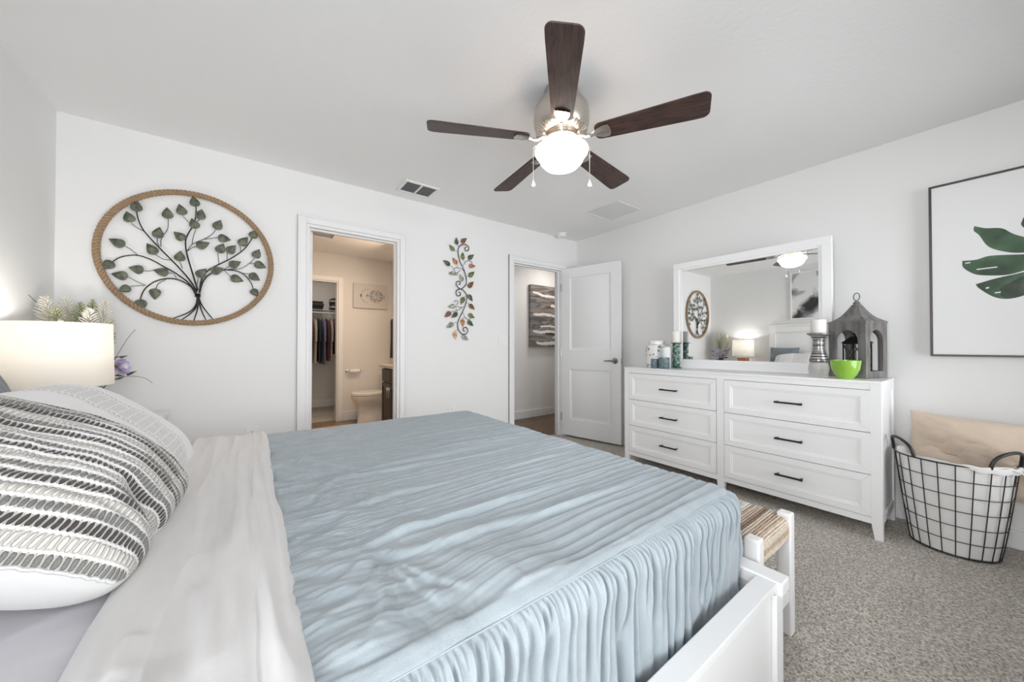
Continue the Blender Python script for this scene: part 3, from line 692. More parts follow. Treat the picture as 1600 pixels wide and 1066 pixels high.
ink([(-0.038, 1.428), (-0.111, 1.479), (-0.16, 1.47), (-0.15, 1.41), (-0.110, 1.378), (-0.06, 1.366), (-0.035, 1.39)], -0.0367, 2)
ink([(-0.205, 1.62), (-0.225, 1.60), (-0.235, 1.2), (-0.222, 1.14), (-0.212, 1.2)], -0.0367, 2)
for y0, y1, z, w in [(0.063, 0.082, 1.585, 0.006), (-0.028, 0.042, 1.543, 0.006), (0.0, 0.012, 1.432, 0.008), (-0.038, -0.018, 1.402, 0.006)]:
    pp = [(y0, z - w / 2), (y1, z - w / 2 - .002), (y1, z + w / 2 - .002), (y0, z + w / 2)]
    cv.prism([(a - pc[0], b - pc[1]) for a, b in pp], -0.0369, -0.0365, 'x', 0)
cv.build('canvas', [M['canvas'], M['inkgreen'], M['inkgreen2']], pic, smooth=False)

# ------------------------------------------------------------------ dresser
DX0, DX1, DY0, DY1, DH = 2.867, 3.315, 0.367, 2.072, 0.902
dr = empty('dresser', ((DX0 + DX1) / 2, (DY0 + DY1) / 2, 0), label='long white six-drawer dresser with black bar pulls against the right wall', cat='dresser')
ox, oy = (DX0 + DX1) / 2, (DY0 + DY1) / 2
hx, hy = (DX1 - DX0) / 2, (DY1 - DY0) / 2
LW = 0.046
case = MB()
zt = DH - 0.016
case.box((-hx + 0.020, -hy + 0.008, 0.085), (hx - 0.004, hy - 0.008, zt))            # body
MID0, MID1 = 1.195 - oy, 1.248 - oy
case.box((-hx + 0.002, MID0, 0.085), (-hx + 0.021, MID1, zt))
case.box((-hx + 0.002, -hy + LW, 0.852), (-hx + 0.021, MID0, zt)).box((-hx + 0.002, MID1, 0.852), (-hx + 0.021, hy - LW, zt))
case.box((-hx + 0.002, -hy + LW, 0.085), (-hx + 0.021, MID0, 0.122)).box((-hx + 0.002, MID1, 0.085), (-hx + 0.021, hy - LW, 0.122))
case.box((-hx + LW, -hy + 0.002, 0.085), (hx - LW, -hy + 0.009, 0.135)).box((-hx + LW, -hy + 0.002, zt - 0.05), (hx - LW, -hy + 0.009, zt))
case.box((-hx + LW, hy - 0.009, 0.085), (hx - LW, hy - 0.002, 0.135)).box((-hx + LW, hy - 0.009, zt - 0.05), (hx - LW, hy - 0.002, zt))
case.build('carcass', M['white'], dr, bevel=0.0015)
MB().box((-hx - 0.002, -hy - 0.002, zt), (hx, hy + 0.002, DH)).build('top', M['white'], dr, bevel=0.0025)
def dleg(x0, x1, y0, y1, tx, ty):
    g = MB()
    g.box((x0, y0, 0.085), (x1, y1, zt))
    b0 = [x0, x1]; b1 = [y0, y1]
    c = 0.013
    bx0, bx1 = (x0, x1 - c) if tx > 0 else (x0 + c, x1) if tx < 0 else (x0, x1)
    by0, by1 = (y0, y1 - c) if ty > 0 else (y0 + c, y1) if ty < 0 else (y0 + c / 2, y1 - c / 2)
    g.hexa([(bx0, by0, 0), (bx1, by0, 0), (bx1, by1, 0), (bx0, by1, 0)], [(x0, y0, 0.085), (x1, y0, 0.085), (x1, y1, 0.085), (x0, y1, 0.085)])
    return g.build('leg', M['white'], dr, bevel=0.0012)
dleg(-hx, -hx + LW, -hy, -hy + LW, 1, 1); dleg(-hx, -hx + LW, hy - LW, hy, 1, -1)
dleg(hx - LW, hx, -hy, -hy + LW, -1, 1); dleg(hx - LW, hx, hy - LW, hy, -1, -1)
g = MB(); g.hexa([(-hx + .002, MID0 + .008, 0), (-hx + .04, MID0 + .008, 0), (-hx + .04, MID1 - .008, 0), (-hx + .002, MID1 - .008, 0)], [(-hx + .002, MID0, .085), (-hx + LW, MID0, .085), (-hx + LW, MID1, .085), (-hx + .002, MID1, .085)])
g.build('leg', M['white'], dr, bevel=0.0012)
def drawer_mesh(w, h):
    """front centred on local y/z; front face looks to -x"""
    mb = MB(); a, z = w / 2, h / 2
    F = 0.040
    g = 0.0006
    mb.box((0.010, -a, -z), (0.020, a, z))
    # four mitred rails
    for side in range(4):
        if side == 0: q = [(-a, -z), (a, -z), (a - F, -z + F), (-a + F, -z + F)]; off = (0, -g)
        if side == 1: q = [(a, -z), (a, z), (a - F, z - F), (a - F, -z + F)]; off = (g, 0)
        if side == 2: q = [(a, z), (-a, z), (-a + F, z - F), (a - F, z - F)]; off = (0, g)
        if side == 3: q = [(-a, z), (-a, -z), (-a + F, -z + F), (-a + F, z - F)]; off = (-g, 0)
        cy = sum(p[0] for p in q) / 4; cz = sum(p[1] for p in q) / 4
        ge = 0.0009
        if side in (0, 2): q = [(p[0] - math.copysign(ge, p[0]), p[1]) for p in q]
        mb.prism(q, 0.0, 0.011, 'x')
    panel_rings(mb, (-a + F, a - F, -z + F, z - F), [(-0.0004, -0.0016), (0.002, -0.005), (0.011, -0.005), (0.013, -0.0095)], 0.0, -1, 'x')
    return mb
rowsz = [(0.126, 0.363), (0.367, 0.604), (0.608, 0.849)]
def pull():
    p = MB()
    L = 0.064
    p.box((-0.031, -L, -0.0055), (-0.020, L, 0.0055))
    for s in (-1, 1):
        p.box((-0.0315, s * L - 0.011, -0.0062), (-0.0195, s * L + 0.011, 0.0062)); p.box((-0.021, s * L - 0.005, -0.005), (0.0095, s * L + 0.005, 0.005))
    return p
pm = None
first = {}
for col, (ya, yb) in enumerate([(0.413, 1.192), (1.252, 2.024)]):
    for r_, (za, zb) in enumerate(rowsz):
        o = drawer_mesh(yb - ya, zb - za).build('drawer', M['white'], dr, smooth=False)
        o.location = (-hx - 0.001, (ya + yb) / 2 - oy, (za + zb) / 2)
        pcen = 0.795 if col == 0 else 1.628
        if pm is None: pm = pull().build('handle', M['black'], o, bevel=0.001)
        else:
            q = pm.copy(); COL.objects.link(q); q.parent = o; pmq = q
        hh = pm if (col == 0 and r_ == 0) else pmq
        hh.location = (0.0, pcen - (ya + yb) / 2, 0.0)
# dark sheet behind the drawers, shade of the gaps put into its colour
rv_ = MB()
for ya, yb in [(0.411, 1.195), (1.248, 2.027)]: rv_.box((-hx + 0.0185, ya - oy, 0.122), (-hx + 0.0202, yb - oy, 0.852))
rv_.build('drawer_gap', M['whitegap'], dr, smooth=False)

# ------------------------------------------------------------------ mirror standing on the dresser
m, n, l, b = new_mat('mirror_silver'); b.inputs['Metallic'].default_value = 1; b.inputs['Roughness'].default_value = 0.0; b.inputs['Base Color'].default_value = (0.93, 0.94, 0.935, 1); M['mirror'] = m
MY0, MY1, MZ0, MZ1 = 0.640, 1.759, DH + 0.001, 1.865
mr = empty('dresser_mirror', (3.2, (MY0 + MY1) / 2, MZ0), rotz=0.013, label='wide white-framed rectangular mirror standing on the dresser', cat='mirror')
a, H = (MY1 - MY0) / 2, MZ1 - MZ0
F = 0.074
fm = MB()
for q in [[(-a, 0), (a, 0), (a - F, F + .006), (-a + F, F + .006)], [(a, 0), (a, H), (a - F, H - F), (a - F, F + .006)], [(a, H), (-a, H), (-a + F, H - F), (a - F, H - F)], [(-a, H), (-a, 0), (-a + F, F + .006), (-a + F, H - F)]]:
    fm.prism(q, -0.004, 0.030, 'x')
fm2 = MB()
W2 = 0.055
for (y0, y1, z0, z1) in [(-a, a, H - W2, H), (-a, a, 0, W2), (-a, -a + W2, W2, H - W2), (a - W2, a, W2, H - W2)]:
    fm.box((-0.012, y0, z0), (-0.003, y1, z1))
fm.build('frame', M['white'], mr, bevel=0.0025)
MB().box((0.006, -a + F - .004, F), (0.010, a - F + .004, H - F + .004)).build('glass', M['mirror'], mr, smooth=False)

# ------------------------------------------------------------------ things on the dresser
DTZ = DH
def floral_mat():
    m, n, l, b = new_mat('ceramic_with_silver_blossom')
    tc = n.new('ShaderNodeTexCoord')
    v = n.new('ShaderNodeTexVoronoi'); v.inputs['Scale'].default_value = 36; v.inputs['Randomness'].default_value = 1; l.new(tc.outputs['Object'], v.inputs[0])
    t = n.new('ShaderNodeTexNoise'); t.inputs['Scale'].default_value = 13; t.inputs['Detail'].default_value = 2; l.new(tc.outputs['Object'], t.inputs[0])
    a1 = n.new('ShaderNodeMath'); a1.operation = 'LESS_THAN'; a1.inputs[1].default_value = 0.40; l.new(v.outputs['Distance'], a1.inputs[0])
    a2 = n.new('ShaderNodeMath'); a2.operation = 'GREATER_THAN'; a2.inputs[1].default_value = 0.47; l.new(t.outputs[0], a2.inputs[0])
    a3 = n.new('ShaderNodeMath'); a3.operation = 'MULTIPLY'; l.new(a1.outputs[0], a3.inputs[0]); l.new(a2.outputs[0], a3.inputs[1])
    mx = n.new('ShaderNodeMix'); mx.data_type = 'RGBA'; l.new(a3.outputs[0], mx.inputs[0]); mx.inputs[6].default_value = (0.84, 0.84, 0.83, 1); mx.inputs[7].default_value = (0.16, 0.15, 0.155, 1)
    l.new(mx.outputs[2], b.inputs['Base Color']); b.inputs['Roughness'].default_value = 0.3
    return m
M['floral'] = floral_mat()
jar = empty('ceramic_jar', (3.13, 1.90, DTZ), label='white lidded ceramic jar with dark blossom pattern, furthest left on the dresser', cat='jar')
MB().lathe([(0.0, 0), (0.088, 0), (0.095, 0.006), (0.097, 0.03), (0.097, 0.190), (0.093, 0.207), (0.072, 0.215), (0.0, 0.213)], n=40, cap0=False, cap1=False).build('body', M['floral'], jar)
MB().lathe([(0.0, 0.213), (0.062, 0.213), (0.068, 0.218), (0.068, 0.245), (0.060, 0.252), (0.0, 0.254)], n=36, cap0=False, cap1=False).build('lid', mat('white_ceramic', (0.84, 0.84, 0.83), 0.3), jar)
# small white textured cup behind the votives, partly hiding the jar
cup = empty('white_candle_jar', (3.06, 1.765, DTZ), label='pale textured glass candle jar behind the blue-grey votive, right of the blossom jar', cat='candle jar')
M['paleglass'] = mat('frosted_pale_glass', (0.74, 0.79, 0.78), 0.25, bump=0.6, bscale=70, var=0.08, vscale=50)
MB().lathe([(0.0, 0), (0.040, 0), (0.043, 0.01), (0.043, 0.185), (0.041, 0.192), (0.036, 0.192), (0.036, 0.16), (0.0, 0.16)], n=28, cap0=False, cap1=False).build('glass', M['paleglass'], cup)
MB().lathe([(0.0385, 0.188), (0.045, 0.188), (0.045, 0.197), (0.0385, 0.197), (0.0385, 0.188)], n=28, cap0=False, cap1=False).build('rim', M['champagne'], cup)
M['votive'] = noisecol('blue_grey_glass', [(0.3, (0.085, 0.14, 0.155)), (0.7, (0.20, 0.27, 0.29))], 30, 0.25)
M['wax'] = mat('ivory_wax', (0.84, 0.82, 0.78), 0.5)
for (x, y, r, h, lab) in [(2.98, 1.828, 0.034, 0.082, 'small teal-grey votive cup in front of the blossom jar, left of its pair'), (2.985, 1.740, 0.046, 0.098, 'larger blue-grey votive cup, right of the small teal-grey one')]:
    v_ = empty('votive_cup', (x, y, DTZ), label=lab, cat='votive', group='blue-grey votive cups on the dresser')
    MB().lathe([(0.0, 0), (r * 0.94, 0), (r, 0.005), (r, h - 0.002), (r - 0.002, h), (r - 0.005, h), (r - 0.006, 0.02), (0.0, 0.02)], n=28, cap0=False, cap1=False).build('cup', M['votive'], v_)
    MB().lathe([(0.0, 0.02), (r - 0.007, 0.02), (r - 0.007, h * 0.7), (0.0, h * 0.7)], n=24, cap0=False, cap1=False).build('wax', M['wax'], v_)
# green twisted glass holder with pillar candle
M['greenglass'] = noisecol('green_glass', [(0.32, (0.015, 0.045, 0.035)), (0.5, (0.05, 0.13, 0.10)), (0.68, (0.30, 0.42, 0.36))], 38, 0.12)
gh = empty('glass_candle_holder', (3.12, 1.700, DTZ), label='dark green bubbled glass candle holder left of the mirror', cat='candle holder')
pr = [(0.0, 0), (0.046, 0), (0.047, 0.006), (0.030, 0.014)]
for k in range(33):
    z = 0.018 + 0.195 * k / 32; pr.append((0.0265 + 0.0055 * abs(math.sin(k / 32 * math.pi * 3.5)), z))
pr += [(0.030, 0.222), (0.046, 0.226), (0.047, 0.232), (0.0, 0.232)]
MB().lathe(pr, n=28, cap0=False, cap1=False).build('holder', M['greenglass'], gh)
pcd = MB().lathe([(0.0, 0), (0.037, 0), (0.038, 0.003), (0.038, 0.100), (0.035, 0.104), (0.0, 0.101)], n=28, cap0=False, cap1=False)
c1 = empty('pillar_candle', (3.12, 1.700, DTZ + 0.2325), label='ivory pillar candle on the green glass holder', cat='candle')
pcd.build('wax_body', M['wax'], c1); MB().cyl((0, 0, 0.100), (0.001, 0, 0.112), 0.001, 6).build('wick', M['black'], c1)
# turned candlestick, right of the mirror
m, n, l, b = new_mat('banded_silver_wood')
tc = n.new('ShaderNodeTexCoord'); sx = n.new('ShaderNodeSeparateXYZ'); l.new(tc.outputs['Object'], sx.inputs[0])
ns = n.new('ShaderNodeTexNoise'); ns.noise_dimensions = '1D'; ns.inputs['Scale'].default_value = 110; ns.inputs['Detail'].default_value = 2; l.new(sx.outputs[2], ns.inputs['W'])
r = ramp(n, [(0.38, (0.07, 0.065, 0.065)), (0.5, (0.26, 0.25, 0.245)), (0.66, (0.58, 0.57, 0.56))]); l.new(ns.outputs[0], r.inputs[0]); l.new(r.outputs[0], b.inputs['Base Color']); b.inputs['Metallic'].default_value = 0.55; b.inputs['Roughness'].default_value = 0.28
M['banded'] = m
M['greyglaze'] = noisecol('grey_limewash', [(0.35, (0.52, 0.51, 0.495)), (0.65, (0.62, 0.61, 0.59))], 14, 0.35)
cs = empty('candlestick', (3.075, 0.686, DTZ), label='silver-grey turned candlestick with dark bands in front of the mirror', cat='candlestick')
MB().lathe([(0.0, 0), (0.050, 0), (0.052, 0.006), (0.047, 0.012), (0.052, 0.030), (0.055, 0.055), (0.050, 0.082), (0.044, 0.093), (0.0, 0.093)], n=40, cap0=False, cap1=False).build('foot', M['greyglaze'], cs)
MB().lathe([(0.0, 0.093), (0.050, 0.094), (0.052, 0.100), (0.049, 0.118), (0.043, 0.140), (0.035, 0.165), (0.031, 0.185), (0.031, 0.215), (0.034, 0.222), (0.030, 0.230), (0.032, 0.252), (0.046, 0.272), (0.062, 0.280), (0.063, 0.288), (0.0, 0.288)], n=48, cap0=False, cap1=False).build('shaft', M['banded'], cs, angle=50)
c2 = empty('pillar_candle', (3.075, 0.686, DTZ + 0.2885), label='thick white pillar candle on the silver-grey candlestick', cat='candle')
MB().lathe([(0.0, 0), (0.041, 0), (0.042, 0.003), (0.042, 0.086), (0.039, 0.090), (0.0, 0.087)], n=32, cap0=False, cap1=False).build('wax_body', M['wax'], c2)
MB().cyl((0, 0, 0.085), (0.001, 0, 0.098), 0.001, 6).build('wick', M['black'], c2)
# green bowl
M['lime'] = mat('lime_glaze', (0.255, 0.475, 0.055), 0.12, coat=0.5)
bw_ = MB().lathe([(0.0, 0), (0.036, 0), (0.038, 0.006), (0.052, 0.026), (0.066, 0.060), (0.0715, 0.098), (0.0725, 0.114), (0.0705, 0.115), (0.068, 0.095), (0.062, 0.060), (0.048, 0.030), (0.030, 0.012), (0.0, 0.010)], n=44, cap0=False, cap1=False).build('bowl', M['lime'])
bw_.location = (2.953, 0.532, DTZ); tag(bw_, 'glossy lime green bowl on the dresser in front of the grey lantern', 'bowl')
# wooden lantern with arched openings
M['greywood'] = noisecol('weathered_grey_wood', [(0.30, (0.10, 0.096, 0.092)), (0.5, (0.175, 0.168, 0.16)), (0.72, (0.235, 0.228, 0.218))], 9, 0.7, (3, 3, 0.7))
LXc, LYc, LWd = 3.175, 0.515, 0.100
lan = empty("wooden_lantern", (LXc, LYc, DTZ), rotz=R(-20), label='weathered grey wooden lantern with arched openings and ring on the dresser', cat='lantern')
def arch_wall(w, h, ow, z0, zs):
    """half width w, height h, opening half width ow from z0 with spring line zs -> closed band as quads"""
    N = 14; inner = [(-ow, z0)] + [(-ow * math.cos(math.pi * k / N), zs + ow * 1.15 * math.sin(math.pi * k / N)) for k in range(N + 1)] + [(ow, z0)]
    outer = [(-w, 0)] + [(-w + 2 * w * k / N, h) if 0 < k < N else ((-w, h) if k == 0 else (w, h)) for k in range(N + 1)] + [(w, 0)]
    return inner, outer
inn, out = arch_wall(LWd, 0.345, 0.060, 0.045, 0.235)
body = MB(); th = 0.014
for k in range(4):
    Mx = Matrix.Rotation(k * math.pi / 2, 4, 'Z')
    vs = []
    for y in (-LWd, -LWd + th):
        vs += [Mx @ Vector((u, y, z)) for u, z in inn] + [Mx @ Vector((u * (1 if y == -LWd else (LWd - th) / LWd), y, z)) for u, z in out]
    n_ = len(inn); fs = []
    for i in range(n_):
        j = (i + 1) % n_
        fs.append((i, j, n_ + j, n_ + i)); fs.append((2 * n_ + i, 3 * n_ + i, 3 * n_ + j, 2 * n_ + j)); fs.append((i, 2 * n_ + i, 2 * n_ + j, j)); fs.append((n_ + i, n_ + j, 3 * n_ + j, 3 * n_ + i))
    body.add(vs, fs)
body.build('arched_body', M['greywood'], lan, angle=30)
MB().box((-LWd + th, -LWd + th, 0.0), (LWd - th, LWd - th, 0.014)).build('floor_board', M['greywood'], lan)
rf = MB(); ringz = [(LWd + 0.003, 0.345), (LWd + 0.003, 0.358), (0.090, 0.366), (0.072, 0.380), (0.055, 0.399), (0.041, 0.422), (0.029, 0.446), (0.022, 0.462)]
vs = []; fs = []
for hw_, z in ringz: vs += [(-hw_, -hw_, z), (hw_, -hw_, z), (hw_, hw_, z), (-hw_, hw_, z)]
for j in range(len(ringz) - 1):
    for k in range(4): fs.append((j * 4 + k, j * 4 + (k + 1) % 4, (j + 1) * 4 + (k + 1) % 4, (j + 1) * 4 + k))
fs.append((3, 2, 1, 0)); q = (len(ringz) - 1) * 4; fs.append((q, q + 1, q + 2, q + 3)); rf.add(vs, fs)
rf.build('roof', M['greywood'], lan, angle=25)
fi = MB().lathe([(0.0, 0.460), (0.026, 0.462), (0.027, 0.468), (0.015, 0.474), (0.019, 0.482), (0.010, 0.492), (0.008, 0.500), (0.0, 0.502)], n=20, cap0=False, cap1=False)
fi.build('finial', M['greywood'], lan)
MB().tube([(0, 0.0 + 0.020 * math.cos(t_), 0.522 + 0.025 * math.sin(t_)) for t_ in np.linspace(0, 2 * math.pi, 25)[:-1]], 0.003, 8, closed=True).build('hanging_ring', M['greywood'], lan, mat4=Matrix.Rotation(R(-15), 4, 'Z'))
# little black lantern inside
M['darkmetal'] = mat('dark_iron', (0.02, 0.022, 0.021), 0.5, metal=0.5)
sl_ = empty("metal_lantern", (LXc, LYc, DTZ + 0.0145), rotz=R(-20), label='small black metal lantern with crossed bars inside the grey wooden lantern', cat='lantern')
fr_ = MB(); w = 0.048
for sx_ in (-1, 1):
    for sy_ in (-1, 1): fr_.box((sx_ * w - .003, sy_ * w - .003, 0.012), (sx_ * w + .003, sy_ * w + .003, 0.203))
fr_.box((-w - .006, -w - .006, 0), (w + .006, w + .006, 0.012)).box((-w - .003, -w - .003, 0.200), (w + .003, w + .003, 0.206))
for s in (-1, 1):
    for ax in (0, 1):
        p = [(-w, s * w, 0.050), (w, s * w, 0.200)], [(w, s * w, 0.050), (-w, s * w, 0.200)]
        for A_, B_ in p:
            if ax: A_ = (A_[1], A_[0], A_[2]); B_ = (B_[1], B_[0], B_[2])
            fr_.cyl(A_, B_, 0.0022, 6)
fr_.build('frame', M['darkmetal'], sl_)
MB().hexa([(-w - .010, -w - .010, .206), (w + .010, -w - .010, .206), (w + .010, w + .010, .206), (-w - .010, w + .010, .206)], [(-.022, -.022, .248), (.022, -.022, .248), (.022, .022, .248), (-.022, .022, .248)]).build('roof', M['darkmetal'], sl_)
MB().lathe([(0.0, 0.248), (0.014, 0.248), (0.014, 0.262), (0.021, 0.266), (0.0, 0.280)], n=14, cap0=False, cap1=False).build('chimney', M['darkmetal'], sl_)
MB().lathe([(0.0, 0.0125), (0.026, 0.0125), (0.026, 0.09), (0.0, 0.088)], n=20, cap0=False, cap1=False).build('candle', M['wax'], sl_)

# ------------------------------------------------------------------ bed frame
BY0, BY1 = 0.377, 2.235
bed = empty('bed_frame', (0.22, (BY0 + BY1) / 2, 0), label='white wooden bed frame with panelled headboard and low side rails', cat='bed')
by = (BY0 + BY1) / 2
def BX(a, b_): return (a[0] - 0.22, a[1] - by, a[2]), (b_[0] - 0.22, b_[1] - by, b_[2])
def bbox(mb, a, b_): return mb.box(*BX(a, b_))
HX_0, HX_1 = -0.872, -0.822
HY1 = 2.165
hbm = MB()
bbox(hbm, (HX_0, BY0, 0), (HX_1, BY0 + 0.09, 1.43)); bbox(hbm, (HX_0, HY1 - 0.09, 0), (HX_1, HY1, 1.43))
bbox(hbm, (HX_0 - 0.005, BY0 - 0.012, 1.43), (HX_1 + 0.012, HY1 + 0.012, 1.462))
bbox(hbm, (HX_0 + .005, BY0 + 0.09, 1.33), (HX_1 - .004, HY1 - 0.09, 1.43)); bbox(hbm, (HX_0 + .005, BY0 + 0.09, 0.30), (HX_1 - .004, HY1 - 0.09, 0.48))
bbox(hbm, (HX_0 + .012, BY0 + 0.09, 0.48), (HX_1 - .022, HY1 - 0.09, 1.33))
q = (HY1 - BY0 - 0.18) / 3
for k in (1, 2):
    yc = BY0 + 0.09 + q * k; bbox(hbm, (HX_0 + .006, yc - .04, 0.48), (HX_1 - .006, yc + .04, 1.33))
hbm.build('headboard', M['white'], bed, bevel=0.003)
for y0, y1, s in [(BY0, BY0 + 0.054, 1), (BY1 - 0.054, BY1, -1)]:
    rl = MB(); bbox(rl, (HX_1, y0, 0.388), (1.247, y1, 0.41))
    yo = y0 + 0.012 if s > 0 else y1 - 0.028
    bbox(rl, (HX_1, yo, 0.115), (1.235, yo + 0.016, 0.388))
    rl.build('side_rail', M['white'], bed, bevel=0.003)
fb = MB(); bbox(fb, (1.247, BY0 - 0.012, 0.372), (1.312, BY1 + 0.012, 0.412)); bbox(fb, (1.262, BY0 + .03, 0.115), (1.290, BY1 - .03, 0.372))
fb.build('footboard', M['white'], bed, bevel=0.004)
for x0, y0 in [(1.240, BY0), (1.240, BY1 - 0.055)]:
    lg = MB(); bbox(lg, (x0, y0, 0.0), (x0 + 0.055, y0 + 0.055, 0.372)); lg.build('leg', M['white'], bed, bevel=0.003)

# ------------------------------------------------------------------ bedding
def fabric(name, col, rough=0.85, weave=0.12, var=0.06, vscale=18, sheen=0.25, wsc=900, seams=None):
    m, n, l, b = new_mat(name)
    tc = n.new('ShaderNodeTexCoord')
    t = n.new('ShaderNodeTexNoise'); t.inputs['Scale'].default_value = vscale; t.inputs['Detail'].default_value = 8; t.inputs['Roughness'].default_value = 0.65; l.new(tc.outputs['Object'], t.inputs[0])
    mp = n.new('ShaderNodeMapping'); mp.inputs['Scale'].default_value = (0.12, 1, 1); l.new(tc.outputs['Object'], mp.inputs[0])
    t2 = n.new('ShaderNodeTexNoise'); t2.inputs['Scale'].default_value = wsc; t2.inputs['Detail'].default_value = 2; l.new(mp.outputs[0], t2.inputs[0])
    mp3 = n.new('ShaderNodeMapping'); mp3.inputs['Scale'].default_value = (1, 0.12, 1); l.new(tc.outputs['Object'], mp3.inputs[0])
    t3 = n.new('ShaderNodeTexNoise'); t3.inputs['Scale'].default_value = wsc; t3.inputs['Detail'].default_value = 2; l.new(mp3.outputs[0], t3.inputs[0])
    ad = n.new('ShaderNodeMath'); ad.operation = 'ADD'; l.new(t2.outputs[0], ad.inputs[0]); l.new(t3.outputs[0], ad.inputs[1])
    hf = n.new('ShaderNodeMath'); hf.operation = 'MULTIPLY'; hf.inputs[1].default_value = 0.5; l.new(ad.outputs[0], hf.inputs[0])
    mxn = n.new('ShaderNodeMix'); mxn.data_type = 'FLOAT'; mxn.inputs[0].default_value = 0.55; l.new(t.outputs[0], mxn.inputs[2]); l.new(hf.outputs[0], mxn.inputs[3])
    r = ramp(n, [(0.38, tuple(c * (1 - var) for c in col)), (0.62, tuple(min(1, c * (1 + var)) for c in col))]); l.new(mxn.outputs[0], r.inputs[0]); l.new(r.outputs[0], b.inputs['Base Color'])
    b.inputs['Roughness'].default_value = rough; b.inputs['Sheen Weight'].default_value = sheen; b.inputs['Specular IOR Level'].default_value = 0.2
    bp = n.new('ShaderNodeBump'); bp.inputs['Strength'].default_value = weave; bp.inputs['Distance'].default_value = 0.002; l.new(hf.outputs[0], bp.inputs['Height']); l.new(bp.outputs[0], b.inputs['Normal'])
    return m
M['blue'] = fabric('dusty_blue_linen', (0.325, 0.372, 0.402), var=0.10, weave=0.3)
M['duvet'] = fabric('ivory_cotton', (0.625, 0.615, 0.612), var=0.02, weave=0.08)
M['sheet'] = fabric('pale_lilac_sheet', (0.60, 0.59, 0.625), var=0.02, weave=0.06)
RW = 0.068; ZT = 0.664
IX1, IY0, IY1 = 1.172, 0.528, 2.118
def wrap(a, b, zt=ZT, rw=RW, ix1=IX1, iy0=IY0, iy1=IY1):
    """cloth coordinates -> position, normal, overhang distance"""
    qx = np.minimum(a, ix1); qy = np.clip(b, iy0, iy1)
    dx = a - qx; dy = b - qy; d = np.sqrt(dx * dx + dy * dy); dd = np.where(d > 1e-9, d, 1)
    ux, uy = dx / dd, dy / dd
    th = np.clip(d / rw, 0, math.pi / 2); over = np.maximum(d - rw * math.pi / 2, 0)
    x = qx + ux * rw * np.sin(th); y = qy + uy * rw * np.sin(th); z = zt - rw * (1 - np.cos(th)) - over
    nx, ny, nz = ux * np.sin(th), uy * np.sin(th), np.cos(th)
    return np.stack([x, y, z], -1), np.stack([nx, ny, nz], -1), d
FOLDS= [[(0.089, 0.863), (0.142, 0.818), (0.19, 0.81), (0.263, 0.826), (0.377, 0.833), (0.529, 0.832), (0.729, 0.819), (1.069, 0.817)], [(0.082, 0.988), (0.147, 1.017), (0.244, 1.043), (0.358, 1.065), (0.522, 1.055), (0.778, 1.05), (1.101, 1.036)], [(0.071, 1.124), (0.135, 1.164), (0.221, 1.279), (0.34, 1.276), (0.494, 1.26), (0.669, 1.241), (0.913, 1.233)], [(0.067, 1.518), (0.14, 1.576), (0.211, 1.47), (0.308, 1.316), (0.4, 1.33), (0.659, 1.331), (0.915, 1.332)], [(0.23, 0.75), (0.246, 0.658), (0.267, 0.589), (0.285, 0.528)], [(0.23, 0.75), (0.217, 0.626), (0.214, 0.572)], [(0.23, 0.75), (0.167, 0.663), (0.13, 0.635)], [(0.23, 0.75), (0.175, 0.746), (0.123, 0.706), (0.096, 0.66)], [(0.23, 0.75), (0.289, 0.637), (0.344, 0.542)], [(0.23, 0.75), (0.18, 0.597), (0.146, 0.545), (0.124, 0.523)], [(0.23, 0.75), (0.335, 0.74), (0.498, 0.725), (0.742, 0.699), (1.095, 0.68)], [(0.073, 1.459), (0.104, 1.379), (0.144, 1.407)], [(0.068, 1.28), (0.115, 1.292), (0.161, 1.24)], [(0.083, 0.927), (0.11, 0.946), (0.184, 0.902), (0.267, 0.888)], [(0.238, 0.917), (0.344, 0.922), (0.443, 0.895)], [(0.737, 1.021), (0.654, 1.029), (0.504, 1.017)], [(0.059, 1.866), (0.138, 1.832), (0.244, 1.79)]]
def polydist(x, y, pts):
    best = np.full(x.shape, 1e9); side = np.zeros(x.shape); tt = np.zeros(x.shape); n_ = len(pts) - 1
    for i in range(n_):
        ax, ay = pts[i]; bx, by_ = pts[i + 1]; vx, vy = bx - ax, by_ - ay; L2 = vx * vx + vy * vy + 1e-12
        t = np.clip(((x - ax) * vx + (y - ay) * vy) / L2, 0, 1)
        px, py = ax + vx * t, ay + vy * t
        d = np.hypot(x - px, y - py); s = np.sign((x - px) * (-vy) + (y - py) * vx)
        k = d < best; best = np.where(k, d, best); side = np.where(k, s, side); tt = np.where(k, (i + t) / n_, tt)
    return best, side, tt
